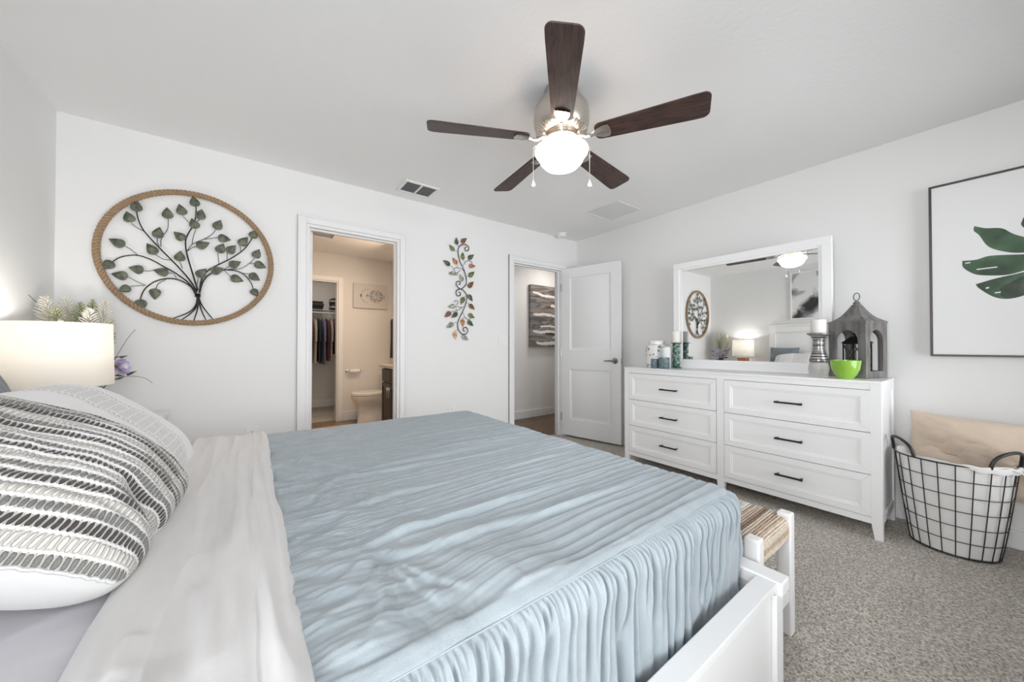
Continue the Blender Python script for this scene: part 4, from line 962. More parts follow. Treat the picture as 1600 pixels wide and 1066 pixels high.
def blue_height(x, y):
    foot = sstep(0.20, 0.75, x)
    wob = 0.016 * fbm(x * 1.3, y * 1.6, 2, 3) + 0.0035 * fbm(x * 4.5, y * 7, 2, 5)
    yy = y + wob + 0.05 * (1.235 - x) * 0.5
    # broad soft undulations along the length
    h = 0.0060 * fbm(x * 2.0, yy * 11, 2, 11) * (0.6 + 0.6 * foot)
    # crisp stitched pleats: asymmetric ramps
    h *= 1.0
    lam = 0.034
    ph = (yy + 0.006 * vnoise(x * 6, y * 20, 8)) / lam + 0.5 * vnoise(yy * 6 + 0 * x, x * 0.8, 9)
    fr_ = ph - np.floor(ph)
    cell = vnoise(np.floor(ph) * 7.3 + 0.5, np.floor(ph) * 0 + x * 1.7, 21) * 0.5 + 0.5
    saw = np.where(fr_ < 0.84, (fr_ / 0.84) ** 1.3, (1 - fr_) / 0.16)
    h += (0.0034 + 0.0062 * cell * foot) * (saw - 0.5) * (0.5 + 0.5 * foot)
    # fine pin tucks
    ph2 = yy / 0.0135; h += 0.0010 * np.sin(2 * math.pi * ph2) * (0.4 + 0.6 * sstep(-0.2, 0.5, vnoise(x * 2, y * 5, 33)))
    # crumple near the pillows and the near side corner
    near = (1 - sstep(0.15, 0.62, x))
    cr = fbm(x * 9 + 3 * vnoise(x * 3, y * 3, 41), y * 8, 4, 43)
    h += near * (0.010 * cr + 0.006 * (1 - 2 * np.abs(fbm(x * 5, y * 14, 3, 47))))
    soft = (1 - sstep(0.50, 0.95, y)) * (1 - sstep(0.45, 0.85, x))
    h += soft * 0.012 * (1 - 2 * np.abs(vnoise(x * 7 + 2 * y, y * 5 - 3 * x, 51)))
    # gathers squeezed out from under the folded duvet edge
    g = (1 - sstep(0.07, 0.22, x)); g = g * sstep(0.072, 0.105, x); h += g * 0.009 * vnoise(y * 26 + x * 6, x * 5, 61) * (0.5 + 0.5 * vnoise(y * 3, 0 * x, 62))
    fh = np.zeros_like(h)
    for k, pts in enumerate(FOLDS):
        d, s, t = polydist(x, y, pts)
        big = k in (0, 1, 2, 3, 10)
        w = 0.016 if big else 0.011; A = (0.0095 if big else 0.0085) * (0.75 + 0.5 * vnoise(t * 5, t * 0 + k * 3.7, 73))
        wv = w * (0.9 + 0.3 * vnoise(t * 6, t * 0 + k, 71))
        fade = np.sin(math.pi * np.clip(0.06 + 0.88 * t, 0, 1)) ** 0.5 if big else np.clip(1.05 - t, 0, 1) ** 0.8 * sstep(-0.02, 0.12, t + 0.03)
        d2 = np.where(s > 0, d / (wv * 1.7), d / (wv * 0.7))
        fh = np.maximum(fh, A * fade * np.exp(-d2 ** 2))
        dv = np.exp(-((d - wv * 1.5) / (wv * 0.8)) ** 2) * (s < 0)
        h -= 0.30 * A * fade * dv
    h += fh
    tk_ = np.hypot(x - FOLDS[4][0][0], y - FOLDS[4][0][1]); h -= 0.016 * np.exp(-(tk_ / 0.022) ** 2)
    return h
bsp = empty('bedspread', (0.65, 1.32, ZT), label='dusty blue pleated bedspread with a gathered ruffle, spread over the bed', cat='bedspread')
off = np.array([0.65, 1.32, ZT])
DS = 0.044
def edge_h(s_, x):
    return 0
nx_, ny_ = 420, 560
A_, B_ = np.meshgrid(np.linspace(0.03, IX1 + DS + 0.012, nx_), np.linspace(IY0 - DS - 0.012, IY1 + DS + 0.012, ny_), indexing='ij')
qx = np.minimum(A_, IX1); qy = np.clip(B_, IY0, IY1); dx = A_ - qx; dy = B_ - qy; d = np.hypot(dx, dy)
inside = d <= DS; k = np.where(d > DS, DS / np.maximum(d, 1e-9), 1); A2, B2 = qx + dx * k, qy + dy * k
P, N, D = wrap(A2, B2)
h = blue_height(P[..., 0], P[..., 1])
band = sstep(DS - 0.034, DS - 0.028, D)                     # flat hem band next to the ruffle
hb_ = 0.0035 + 0.0016 * vnoise(P[..., 0] * 22, P[..., 1] * 22, 81) + 0.35 * h
h = h * (1 - band) + hb_ * band
h = h * np.where(D > DS - 0.003, 0.75, 1)
P = P + N * (h[..., None])
vs = (P - off).reshape(-1, 3); keep = []
ins = inside
fs = []
idx = np.arange(nx_ * ny_).reshape(nx_, ny_)
anyin = ins[:-1, :-1] | ins[1:, :-1] | ins[1:, 1:] | ins[:-1, 1:]
ii, jj = np.nonzero(anyin)
fs = np.stack([idx[ii, jj], idx[ii + 1, jj], idx[ii + 1, jj + 1], idx[ii, jj + 1]], -1).tolist()
mb = MB(); mb.v = [tuple(p) for p in vs.tolist()]; mb.f = [tuple(f) for f in fs]; mb.m = [0] * len(fs)
top = mb.build('pleated_top', M['blue'], bsp, fix=False, angle=180)
# ruffle: runs along the near side, round the foot, along the far side
def ruffle_rows():
    # perimeter points at overhang d: straight near side (towards foot), corner arc, foot, corner arc, far side
    L1 = IX1 - 0.03; L2 = IY1 - IY0; arc = 0.115
    segs = [('n', L1), ('c1', arc), ('f', L2), ('c2', arc), ('s', L1)]
    step = 0.0019; S = []; 
    tot = sum(s for _, s in segs); S = np.arange(0, tot, step)
    return S, segs
S, segs = ruffle_rows()
qxs = np.zeros_like(S); qys = np.zeros_like(S); uxs = np.zeros_like(S); uys = np.zeros_like(S)
acc = 0
for nm, L in segs:
    msk = (S >= acc) & (S <= acc + L + 1e-9); t = (S[msk] - acc)
    if nm == 'n': qxs[msk] = 0.03 + t; qys[msk] = IY0; uxs[msk] = 0; uys[msk] = -1
    if nm == 'c1': a = -math.pi / 2 + (math.pi / 2) * t / L; qxs[msk] = IX1; qys[msk] = IY0; uxs[msk] = np.cos(a); uys[msk] = np.sin(a)
    if nm == 'f': qxs[msk] = IX1; qys[msk] = IY0 + t; uxs[msk] = 1; uys[msk] = 0
    if nm == 'c2': a = (math.pi / 2) * t / L; qxs[msk] = IX1; qys[msk] = IY1; uxs[msk] = np.cos(a); uys[msk] = np.sin(a)
    if nm == 's': qxs[msk] = IX1 - t; qys[msk] = IY1; uxs[msk] = 0; uys[msk] = 1
    acc += L
nd = 90
dv = DS + (0.40 - DS) * (np.linspace(0, 1, nd) ** 1.15)
SS, DD = np.meshgrid(S, dv, indexing='ij')
AA = qxs[:, None] + uxs[:, None] * DD; BB = qys[:, None] + uys[:, None] * DD
P, N, _ = wrap(AA, BB)
prng = np.random.RandomState(5)
g = np.zeros_like(SS); dn = (DD - DS) / (0.40 - DS)
slant = 0.010 * vnoise(SS * 2.2, DD * 3, 91) * sstep(0, 0.4, dn)
s2 = SS + slant
soft = 0.0050 * fbm(s2 * 10, DD * 1.2, 2, 93) + 0.0008 * (1 - 2 * np.abs(vnoise(s2 * 34, DD * 2, 94))) + 0.0045 * (1 - 2 * np.abs(vnoise(s2 * 7 + DD * 9, DD * 7 - s2 * 3, 95))) * sstep(0.3, 0.7, dn)
g += soft * sstep(0.0, 0.22, dn)
pos = 0.0
while pos < S[-1]:
    pos += prng.uniform(0.010, 0.050)
    depth = prng.uniform(0.008, 0.024); wd = prng.uniform(0.0022, 0.0050); ln = prng.uniform(0.15, 0.95); st = prng.uniform(0, 0.05); dr_ = prng.uniform(-0.035, 0.035)
    lo, hi = np.searchsorted(S, [pos - 0.06, pos + 0.06])
    u = (s2[lo:hi] - pos - dr_ * dn[lo:hi]); ww = wd * (1 + 2.2 * dn[lo:hi])
    prof = np.exp(-(u / ww) ** 2) - 0.45 * np.exp(-((u - 1.9 * ww) / (ww * 1.1)) ** 2) - 0.35 * np.exp(-((u + 1.9 * ww) / (ww * 1.1)) ** 2)
    g[lo:hi] -= depth * prof * sstep(st - 0.02, st + 0.06, dn[lo:hi]) * (1 - sstep(ln * 0.6, ln + 0.15, dn[lo:hi]))
pk = sstep(0, 0.03, dn) * (1 - sstep(0.05, 0.14, dn)); g += pk * 0.0022 * np.sin(2 * math.pi * (SS + 0.004 * vnoise(SS * 40, 0 * SS, 97)) / 0.0125)
g += 0.003 * sstep(0, 0.05, dn) + 0.006 * np.exp(-((dn - 0.10) / 0.08) ** 2)
hs = blue_height(P[..., 0], P[..., 1]); g += hs * 0.35 * (1 - sstep(0, 0.10, dn))
g = np.minimum(g, np.where(P[..., 0] > 1.22, 0.006, 0.016))
P = P + N * g[..., None]; P[..., 2] = P[..., 2]
rf_ = MB().grid(P - off); rf_.build('gathered_ruffle', M['blue'], bsp, fix=False, angle=180)
# stitched seam cord between top and ruffle
sp, sn, _ = wrap(qxs + uxs * DS, qys + uys * DS)
sh = blue_height(sp[..., 0], sp[..., 1])
sp = sp + sn * (0.0035 * 0.75 + 0.35 * 0.75 * sh)[:, None]
MB().tube([tuple(p) for p in (sp - off)[::2]], 0.0016, 6).build('seam_piping', M['blue'], bsp, fix=False)

# mattress with fitted sheet
na, nb = 150, 300
A_, B_ = np.meshgrid(np.linspace(-0.80, 1.30, na * 2), np.linspace(IY0 - 0.33, IY1 + 0.33, nb), indexing='ij')
P, N, D = wrap(A_, B_, zt=0.640, rw=0.055, ix1=1.165, iy0=0.545, iy1=2.105)
wr_ = 0.0022 * (1 - 2 * np.abs(vnoise(A_ * 3 + B_ * 1.2, B_ * 9 - A_ * 4, 101))) + 0.0018 * fbm(A_ * 6, B_ * 16, 2, 103)
P = P + N * wr_[..., None]
mt = empty('mattress', (0.2, 1.32, 0.35), label='thick mattress under a smooth pale lilac fitted sheet, seen at the bottom left', cat='mattress')
moff = np.array([0.2, 1.32, 0.35])
MB().grid(P - moff).build('fitted_sheet', M['sheet'], mt, fix=False, angle=180)
MB().box((-1.0, -0.80, -0.10), (0.985, 0.80, 0.27)).build('core', M['duvet'], mt, bevel=0.04, seg=4)

# ivory duvet folded back over the bedspread
DUV = [[(0.007, 1.818), (0.012, 1.261), (0.003, 1.122), (0.012, 0.935), (0.025, 0.752), (0.032, 0.614), (0.038, 0.53)], [(-0.06, 1.58), (-0.036, 1.151), (-0.017, 0.873), (-0.012, 0.706), (-0.017, 0.57)], [(-0.082, 1.388), (-0.081, 1.068), (-0.09, 0.879), (-0.096, 0.737), (-0.1, 0.633)], [(0.035, 1.797), (0.05, 1.131), (0.057, 0.901), (0.057, 0.709), (0.058, 0.581)], [(-0.029, 1.845), (-0.023, 1.234), (-0.025, 0.962)], [(-0.082, 0.874), (-0.054, 0.738), (-0.036, 0.585)], [(-0.134, 0.758), (-0.139, 0.714), (-0.139, 0.661)]]
nu, nb = 150, 420
U, V = np.meshgrid(np.linspace(0, 1, nu), np.linspace(IY0 - 0.34, IY1 + 0.30, nb), indexing='ij')
xe1 = 0.070 + 0.007 * fbm(V * 3.5, 0 * V, 2, 111) + 0.0012 * vnoise(V * 17, 0 * V, 112)
xe0 = -0.205 + 0.020 * fbm(V * 2.5, 0 * V + 3, 2, 113) - 0.03 * sstep(0.9, 1.3, V)
X = xe0 + (xe1 - xe0) * U
P, N, D = wrap(X, V, zt=ZT + 0.004, rw=RW + 0.006, ix1=5.0, iy0=IY0 - 0.004)
lift = 0.014 * np.sqrt(np.clip(1 - ((U - 0.5) / 0.5) ** 8, 0, 1))
roll = 0.010 * np.exp(-((U - 0.10) / 0.09) ** 2) + 0.004 * np.exp(-((U - 0.93) / 0.04) ** 2)
wq = X + 0.018 * fbm(V * 1.6, X * 3, 2, 121)
fold = 0.0065 * fbm(wq * 16, V * 1.6, 3, 123) + 0.0050 * (1 - 2 * np.abs(vnoise(wq * 22, V * 2.4, 125))) + 0.0016 * fbm(wq * 50, V * 9, 2, 127)
fd = np.zeros_like(X)
for k_, pts_ in enumerate(DUV):
    d_, s_, t_ = polydist(X, V, pts_)
    wv2 = (0.010, 0.020, 0.030, 0.009, 0.012, 0.016, 0.012)[k_]; am = (0.0085, 0.006, -0.012, 0.006, 0.006, 0.006, 0.006)[k_]
    env = np.clip(np.minimum(t_ * 6 + 0.15, (1 - t_) * 6 + 0.15), 0, 1)
    fd = fd + am * env * np.exp(-(d_ / (wv2 * np.where(s_ > 0, 1.5, 0.8))) ** 2)
fold = fold + fd
hem = 0.0022 * (np.abs(U - 0.80) < 0.010) - 0.0016 * (U > 0.81) * (0.5 + 0.5 * np.sin(V * 2 * math.pi / 0.011)) * (np.abs(U - 0.77) < 0.03)
hgt = lift + (roll + fold - hem * 0.8) * np.sqrt(np.clip(1 - ((U - 0.5) / 0.5) ** 6, 0, 1))
base_drop = np.where(U < 0.5, (1 - sstep(0.0, 0.16, U)) * -0.018, 0)
P = P + N * (hgt + base_drop)[..., None]
du = MB().grid(P)
low = P.copy(); low = low - N * (lift + 0.0035)[..., None] * 0.9
du.grid(low, flip=True)
dv_ = du.build('folded_duvet', M['duvet'], None, fix=False, angle=180)
tag(dv_, 'ivory cotton duvet edge folded back across the bed between the pillows and the blue bedspread', 'duvet')

# ------------------------------------------------------------------ pillows
def pillow_grid(U_, V_, T, nu=90, nv=90, pinch=0.06, expo=2.6, wr=0.004, seed=0, warp=None, uv=True, zbias=0.5, rc=0.0):
    u = np.sin(np.linspace(-1, 1, nu) * math.pi / 2) * 0.35 + np.linspace(-1, 1, nu) * 0.65
    v = np.sin(np.linspace(-1, 1, nv) * math.pi / 2) * 0.35 + np.linspace(-1, 1, nv) * 0.65
    uu, vv = np.meshgrid(u, v, indexing='ij')
    x = U_ * uu * (1 - pinch * (1 - vv ** 2)); y = V_ * vv * (1 - pinch * (1 - uu ** 2))
    kk = 1 - rc * (uu ** 4) * (vv ** 4); x = x * kk; y = y * kk
    t = (np.clip(1 - np.abs(uu) ** expo, 0, 1) * np.clip(1 - np.abs(vv) ** expo, 0, 1)) ** 0.55
    w = wr * fbm(uu * 3, vv * 3, 3, seed) * t + wr * 0.8 * (1 - 2 * np.abs(vnoise(uu * 4 + vv, vv * 4 - uu, seed + 5))) * t * (1 - t * 0.5)
    top = np.stack([x, y, T * zbias * t + w], -1); bot = np.stack([x, y, -T * (1 - zbias) * t + w * 0.5], -1)
    if warp is not None:
        top = warp(top); bot = warp(bot)
    c_ = top; du = np.linalg.norm(np.diff(c_, axis=0), axis=-1); dv = np.linalg.norm(np.diff(c_, axis=1), axis=-1)
    au = np.concatenate([np.zeros((1, nv)), np.cumsum(du, 0)], 0); av = np.concatenate([np.zeros((nu, 1)), np.cumsum(dv, 1)], 1)
    au = au - au[nu // 2]; av = av - av[:, nv // 2][:, None]
    global ARC; ARC = (au, av)
    return top, bot, uu, vv
def set_uv(o, uvs):
    me = o.data; lay = me.uv_layers.new(name='cloth'); idx = np.empty(len(me.loops), int); me.loops.foreach_get('vertex_index', idx)
    lay.data.foreach_set('uv', uvs[idx].reshape(-1))
def pillow_mat4(loc, slope, yaw=0, roll=0):
    return Matrix.Translation(loc) @ Matrix.Rotation(R(yaw), 4, 'Z') @ Matrix.Rotation(R(slope), 4, 'Y') @ Matrix.Rotation(R(roll), 4, 'X')

# woven stripe cushion
m, n, l, b = new_mat('woven_stripe')
uvn = n.new('ShaderNodeUVMap'); uvn.uv_map = 'cloth'; sx = n.new('ShaderNodeSeparateXYZ'); l.new(uvn.outputs[0], sx.inputs[0])
def mth(op, a, b_=None, c=None):
    nd_ = n.new('ShaderNodeMath'); nd_.operation = op
    for i_, v_ in enumerate((a, b_, c)):
        if v_ is None: continue
        if isinstance(v_, (int, float)): nd_.inputs[i_].default_value = v_
        else: l.new(v_, nd_.inputs[i_])
    return nd_.outputs[0]
ROW = 0.0270
nzx = n.new('ShaderNodeTexNoise'); nzx.inputs['Scale'].default_value = 14; nzx.inputs['Detail'].default_value = 3; l.new(uvn.outputs[0], nzx.inputs[0])
nz2 = n.new('ShaderNodeTexNoise'); nz2.inputs['Scale'].default_value = 420; nz2.inputs['Detail'].default_value = 3; l.new(uvn.outputs[0], nz2.inputs[0])
vw = mth('ADD', sx.outputs[1], mth('MULTIPLY', mth('SUBTRACT', nzx.outputs[0], 0.5), 0.008))
rr = mth('DIVIDE', vw, ROW); fr0 = mth('FRACT', rr); row = mth('FLOOR', rr)
kind = mth('MODULO', mth('ADD', row, 300.0), 3.0)         # 0 dark, 1 grey, 2 cream
zz = mth('MULTIPLY', mth('ABSOLUTE', mth('SUBTRACT', mth('FRACT', mth('DIVIDE', sx.outputs[0], 0.0086)), 0.5)), 0.16)
frz = mth('ADD', fr0, mth('SUBTRACT', zz, 0.04))
PER = 0.0096
uo = mth('ADD', sx.outputs[0], mth('MULTIPLY', row, 0.0071))
uo = mth('ADD', uo, mth('MULTIPLY', mth('SUBTRACT', nzx.outputs[0], 0.5), 0.02))
fu = mth('FRACT', mth('DIVIDE', uo, PER))
cu = mth('ABSOLUTE', mth('SUBTRACT', fu, 0.5)); cvv = mth('ABSOLUTE', mth('SUBTRACT', frz, 0.43))
# rounded loop mask
e = mth('ADD', mth('POWER', mth('DIVIDE', cu, 0.37), 3.0), mth('POWER', mth('DIVIDE', cvv, 0.385), 4.0))
loop_m = mth('LESS_THAN', e, 1.0)
zig = mth('GREATER_THAN', mth('ABSOLUTE', mth('SUBTRACT', frz, 0.43)), 0.415)
isd = mth('LESS_THAN', kind, 0.5); isc = mth('GREATER_THAN', kind, 1.5)
def mixc(f, a, b_):
    x_ = n.new('ShaderNodeMix'); x_.data_type = 'RGBA'
    if isinstance(f, float): x_.inputs[0].default_value = f
    else: l.new(f, x_.inputs[0])
    for q_, v_ in ((6, a), (7, b_)):
        if isinstance(v_, tuple): x_.inputs[q_].default_value = (*v_, 1)
        else: l.new(v_, x_.inputs[q_])
    return x_.outputs[2]
dark = mixc(nz2.outputs[0], (0.035, 0.030, 0.028), (0.115, 0.105, 0.10)); grey = mixc(nz2.outputs[0], (0.12, 0.12, 0.115), (0.30, 0.30, 0.285)); cream = mixc(nz2.outputs[0], (0.54, 0.525, 0.49), (0.76, 0.74, 0.70))
lp = mixc(isc, mixc(isd, grey, dark), cream)
th_ = mth('LESS_THAN', mth('ABSOLUTE', mth('SUBTRACT', cu, 0.44)), 0.035)
gapc = mixc(isc, mixc(th_, (0.62, 0.60, 0.56), (0.26, 0.25, 0.235)), (0.52, 0.50, 0.465))
colr = mixc(zig, mixc(loop_m, gapc, lp), (0.74, 0.735, 0.75))
l.new(colr, b.inputs['Base Color']); b.inputs['Roughness'].default_value = 0.9; b.inputs['Specular IOR Level'].default_value = 0.1; b.inputs['Sheen Weight'].default_value = 0.2
hh_ = mth('MULTIPLY', mth('MAXIMUM', mth('SUBTRACT', 1.0, e), 0.0), 1.0); hh_ = mth('POWER', hh_, 0.5); hh_ = mth('ADD', hh_, mth('MULTIPLY', zig, 0.55)); hh_ = mth('ADD', hh_, mth('MULTIPLY', nz2.outputs[0], 0.3))
bp = n.new('ShaderNodeBump'); bp.inputs['Strength'].default_value = 1.0; bp.inputs['Distance'].default_value = 0.0045; l.new(hh_, bp.inputs['Height']); l.new(bp.outputs[0], b.inputs['Normal'])
M['woven'] = m
M['cushionback'] = fabric('white_cushion_back', (0.67, 0.67, 0.66), var=0.01, weave=0.03)
def cw_(P):
    Q = P.copy(); x, y, z = P[..., 0], P[..., 1], P[..., 2]
    # cushion sags at its middle and curls down at the foot-side corner
    Q[..., 2] = z - 0.022 * (x / 0.27) ** 2 * sstep(0.0, 0.27, x) + 0.012 * np.sin(x * 14 + y * 6)
    dimple = np.exp(-(((x - 0.20) / 0.05) ** 2 + ((y + 0.07) / 0.035) ** 2)); Q[..., 2] -= 0.022 * dimple * (z > -0.02)
    Q[..., 0] = x - 0.020 * np.exp(-((y + 0.06) / 0.035) ** 2) * sstep(0.12, 0.26, x)
    return Q
CM = pillow_mat4((-0.362, 1.135, 0.856), 31, -3, 6)
cush = empty('striped_cushion', (-0.315, 1.125, 0.70), label='square cushion with woven charcoal, grey and cream bobble stripes leaning on the pillows', cat='cushion')
tp, bt, uu, vv = pillow_grid(0.270, 0.258, 0.235, 150, 150, 0.030, 3.4, 0.006, 201, cw_, zbias=0.34, rc=0.09)
rowp = (vv * 0.26) / ROW; puff = 0.0022 * np.sin(2 * math.pi * (rowp - 0.18))
tp2 = tp.copy(); tp2[..., 2] += puff * np.clip((1 - np.abs(uu) ** 6) * (1 - np.abs(vv) ** 6), 0, 1)
loc = Matrix.Translation((0.315, -1.125, -0.70)) @ CM
o = MB().grid(tp2).build('striped_front', M['woven'], cush, fix=False, angle=180); o.matrix_local = loc
av_ = ARC[1] - ARC[1][:, :1] * 1.0
set_uv(o, np.stack([(ARC[0] + 1), (av_ + ROW * 30 + 0.028)], -1).reshape(-1, 2))
o = MB().grid(bt, flip=True).build('white_back', M['cushionback'], cush, fix=False, angle=180); o.matrix_local = loc
M['fringe'] = mat('white_yarn_trim', (0.62, 0.62, 0.61), 0.9, bump=1, bscale=300, var=0.25, vscale=200)
eg = [tp[i, 0] for i in range(0, 150, 2)]
MB().tube([tuple(p + np.array([0, -0.001 + 0.001 * math.sin(i * 2.1), 0.001 * math.cos(i * 1.7)])) for i, p in enumerate(eg)], 0.0032, 6).build('crochet_edge', M['fringe'], cush, fix=False, mat4=loc)

# embroidered sham
m, n, l, b = new_mat('embroidered_cotton')
uvn = n.new('ShaderNodeUVMap'); uvn.uv_map = 'cloth'; sx = n.new('ShaderNodeSeparateXYZ'); l.new(uvn.outputs[0], sx.inputs[0])
u_, v_ = sx.outputs[0], sx.outputs[1]
def band_(x, c, w): return mth('LESS_THAN', mth('ABSOLUTE', mth('SUBTRACT', x, c)), w)
B0, B1 = -0.085, 0.055
inb = mth('MULTIPLY', mth('GREATER_THAN', v_, B0 + 0.012), mth('LESS_THAN', v_, B1 - 0.012))
K = 0.027
cu_ = mth('DIVIDE', mth('ADD', u_, v_), K * 1.414); cv__ = mth('DIVIDE', mth('SUBTRACT', u_, v_), K * 1.414)
cu_ = mth('DIVIDE', u_, K); cv__ = mth('DIVIDE', mth('SUBTRACT', v_, B0 + 0.012), K)
chk = mth('MODULO', mth('ADD', mth('ADD', mth('FLOOR', cu_), mth('FLOOR', cv__)), 100.0), 2.0)
st1 = mth('LESS_THAN', mth('FRACT', mth('MULTIPLY', cu_, 5.0)), 0.36); st2 = mth('LESS_THAN', mth('FRACT', mth('MULTIPLY', cv__, 5.0)), 0.36)
wv_ = mth('ADD', mth('MULTIPLY', chk, st1), mth('MULTIPLY', mth('SUBTRACT', 1.0, chk), st2)); wv_ = mth('MULTIPLY', wv_, inb)
fc = mth('FRACT', cu_); edge = mth('GREATER_THAN', mth('MULTIPLY', fc, mth('SUBTRACT', 1.0, fc)), 0.05); wv_ = mth('MULTIPLY', wv_, edge)
zgz = mth('MULTIPLY', mth('ABSOLUTE', mth('SUBTRACT', mth('FRACT', mth('DIVIDE', u_, 0.013)), 0.5)), 0.008)
dots = mth('MULTIPLY', mth('ADD', band_(mth('ADD', v_, zgz), B0 + 0.001, 0.0016), band_(mth('ADD', v_, zgz), B1 + 0.004, 0.0016)), mth('GREATER_THAN', mth('FRACT', mth('DIVIDE', u_, 0.013)), 0.35))
lines = mth('ADD', band_(v_, B0 - 0.012, 0.0011), band_(v_, B1 + 0.010, 0.0010)); lines = mth('ADD', lines, mth('MULTIPLY', band_(v_, 0.115, 0.0009), 0.35)); lines = mth('ADD', lines, mth('MULTIPLY', band_(v_, 0.180, 0.0009), 0.35))
c0 = mixc(mth('MULTIPLY', wv_, 0.95), (0.80, 0.80, 0.805), (0.40, 0.40, 0.42)); c1_ = mixc(mth('MINIMUM', lines, 1.0), c0, (0.36, 0.36, 0.38)); c2_ = mixc(mth('MINIMUM', dots, 1.0), c1_, (0.10, 0.10, 0.11))
hz = mth('LESS_THAN', v_, -5.0)
gband = mth('GREATER_THAN', v_, 0.262); c3_ = mixc(mth('MULTIPLY', gband, 0.6), c2_, (0.60, 0.61, 0.615))
l.new(c3_, b.inputs['Base Color']); b.inputs['Roughness'].default_value = 0.85; b.inputs['Sheen Weight'].default_value = 0.2; b.inputs['Specular IOR Level'].default_value = 0.15
bp = n.new('ShaderNodeBump'); bp.inputs['Strength'].default_value = 0.6; bp.inputs['Distance'].default_value = 0.0012; l.new(mth('ADD', wv_, mth('ADD', dots, lines)), bp.inputs['Height']); l.new(bp.outputs[0], b.inputs['Normal'])
M['sham'] = m
def plain_pillow(name, label, cat, U_, V_, T, M4, material, seed, pinch=0.05, wr=0.005, warp=None, expo=2.6, zb=0.5, group=None):
    tp, bt, uu, vv = pillow_grid(U_, V_, T, 110, 110, pinch, expo, wr, seed, warp, zbias=zb)
    mb = MB().grid(tp).grid(bt, flip=True)
    o = mb.build(name, material, None, fix=False, angle=180); o.matrix_world = M4
    uvs = np.stack([ARC[0], ARC[1]], -1).reshape(-1, 2); set_uv(o, np.concatenate([uvs, uvs]))
    return tag(o, label, cat, group)
def shw(P):
    Q = P.copy(); x, y, z = P[..., 0], P[..., 1], P[..., 2]
    Q[..., 2] = z - 0.11 * (np.abs(x) / 0.27) ** 2 * sstep(-0.05, -0.30, x) - 0.045 * sstep(0.1, 0.30, x) * ((x - 0.1) / 0.2) ** 2
    return Q
plain_pillow('embroidered_pillow', 'white pillow embroidered with a grey basket-weave band, behind the striped cushion', 'pillow', 0.285, 0.350, 0.19,
             pillow_mat4((-0.385, 1.640, 0.826), 40, -2, 0), M['sham'], 301, warp=shw, zb=0.55)
M['bluegrey'] = fabric('slate_blue_pillowcase', (0.20, 0.235, 0.26), var=0.05)
M['whitepil'] = fabric('cream_pillowcase', (0.74, 0.70, 0.66), var=0.015, weave=0.05)
plain_pillow('pillow', 'slate blue-grey pillow standing against the headboard behind the embroidered pillow', 'pillow', 0.22, 0.20, 0.12,
             pillow_mat4((-0.70, 1.93, 0.865), 74, 0, 0), M['bluegrey'], 311)
plain_pillow('pillow', 'plain cream pillow against the headboard behind the striped cushion', 'pillow', 0.20, 0.33, 0.15,
             pillow_mat4((-0.70, 1.36, 0.82), 66, 0, 0), M['whitepil'], 321)

# ------------------------------------------------------------------ woven bench at the foot of the bed
bn = empty('woven_bench', (1.522, 1.06, 0), label='white wooden bench with a woven seagrass and rope seat at the foot of the bed', cat='bench')
bx, byy = 1.522, 1.06
EX0, EX1, EY0, EY1 = 1.345 - bx, 1.700 - bx, 0.456 - byy, 1.664 - byy
PW = 0.046
for x0 in (EX0, EX1 - PW):
    for y0 in (EY0, EY1 - PW):
        MB().box((x0, y0, 0), (x0 + PW, y0 + PW, 0.462)).build('leg', M['white'], bn, bevel=0.006)
fr_ = MB()
for x0 in (EX0 + .010, EX1 - PW + .010): fr_.box((x0, EY0 + PW, 0.375), (x0 + 0.026, EY1 - PW, 0.425))
for y0 in (EY0 + .010, EY1 - PW + .010): fr_.box((EX0 + PW, y0, 0.375), (EX1 - PW, y0 + 0.026, 0.425))
fr_.build('seat_frame', M['white'], bn, bevel=0.002)
st = MB()
for y0 in (EY0 + .008, EY1 - PW + .008): st.box((EX0 + PW, y0, 0.130), (EX1 - PW, y0 + 0.030, 0.172))
for x0 in (EX0 + .008, EX1 - PW + .008): st.box((x0, EY0 + PW, 0.130), (x0 + 0.030, EY1 - PW, 0.172))
st.build('stretcher', M['white'], bn, bevel=0.002)
M['grass1'] = mat('seagrass_tan', (0.52, 0.40, 0.30), 0.85, bump=0.8, bscale=260, var=0.50, vscale=85)
M['grass2'] = mat('seagrass_pale', (0.68, 0.59, 0.49), 0.85, bump=0.8, bscale=260, var=0.38, vscale=80)
M['grass3'] = mat('seagrass_dark', (0.30, 0.21, 0.15), 0.85, bump=0.8, bscale=260, var=0.4, vscale=120)
M['ropewhite'] = mat('white_cotton_rope', (0.82, 0.81, 0.80), 0.85, bump=0.8, bscale=300, var=0.08, vscale=120)
sw = MB(); rg = random.Random(11)
def strand(path_y, path_z, x0, x1, r, mi, wrapdown=True):
    pts = []; n_ = 84; ph = rg.uniform(0, 6)
    for i in range(n_ + 1):
        t = i / n_; x = x0 + (x1 - x0) * t
        pts.append((x, path_y + 0.0006 * math.sin(t * 7 + ph) + rg.uniform(-.0006, .0006), path_z + 0.0012 * math.sin(i * 2.4 + ph) + rg.uniform(-.0006, .0006)))
    if wrapdown:
        pts = [(x0 - 0.004, path_y, path_z - 0.075), (x0 - 0.006, path_y, path_z - 0.035), (x0 - 0.003, path_y, path_z - 0.010)] + pts + [(x1 + 0.003, path_y, path_z - 0.010), (x1 + 0.006, path_y, path_z - 0.035), (x1 + 0.004, path_y, path_z - 0.075)]
    rr = [r * (0.92 + 0.30 * math.sin(i * 2.1 + ph) + rg.uniform(-.08, .08)) for i in range(len(pts))]
    sw.tube(pts, rr, 6, mi)
y = EY0 + 0.026; zt_ = 0.4405
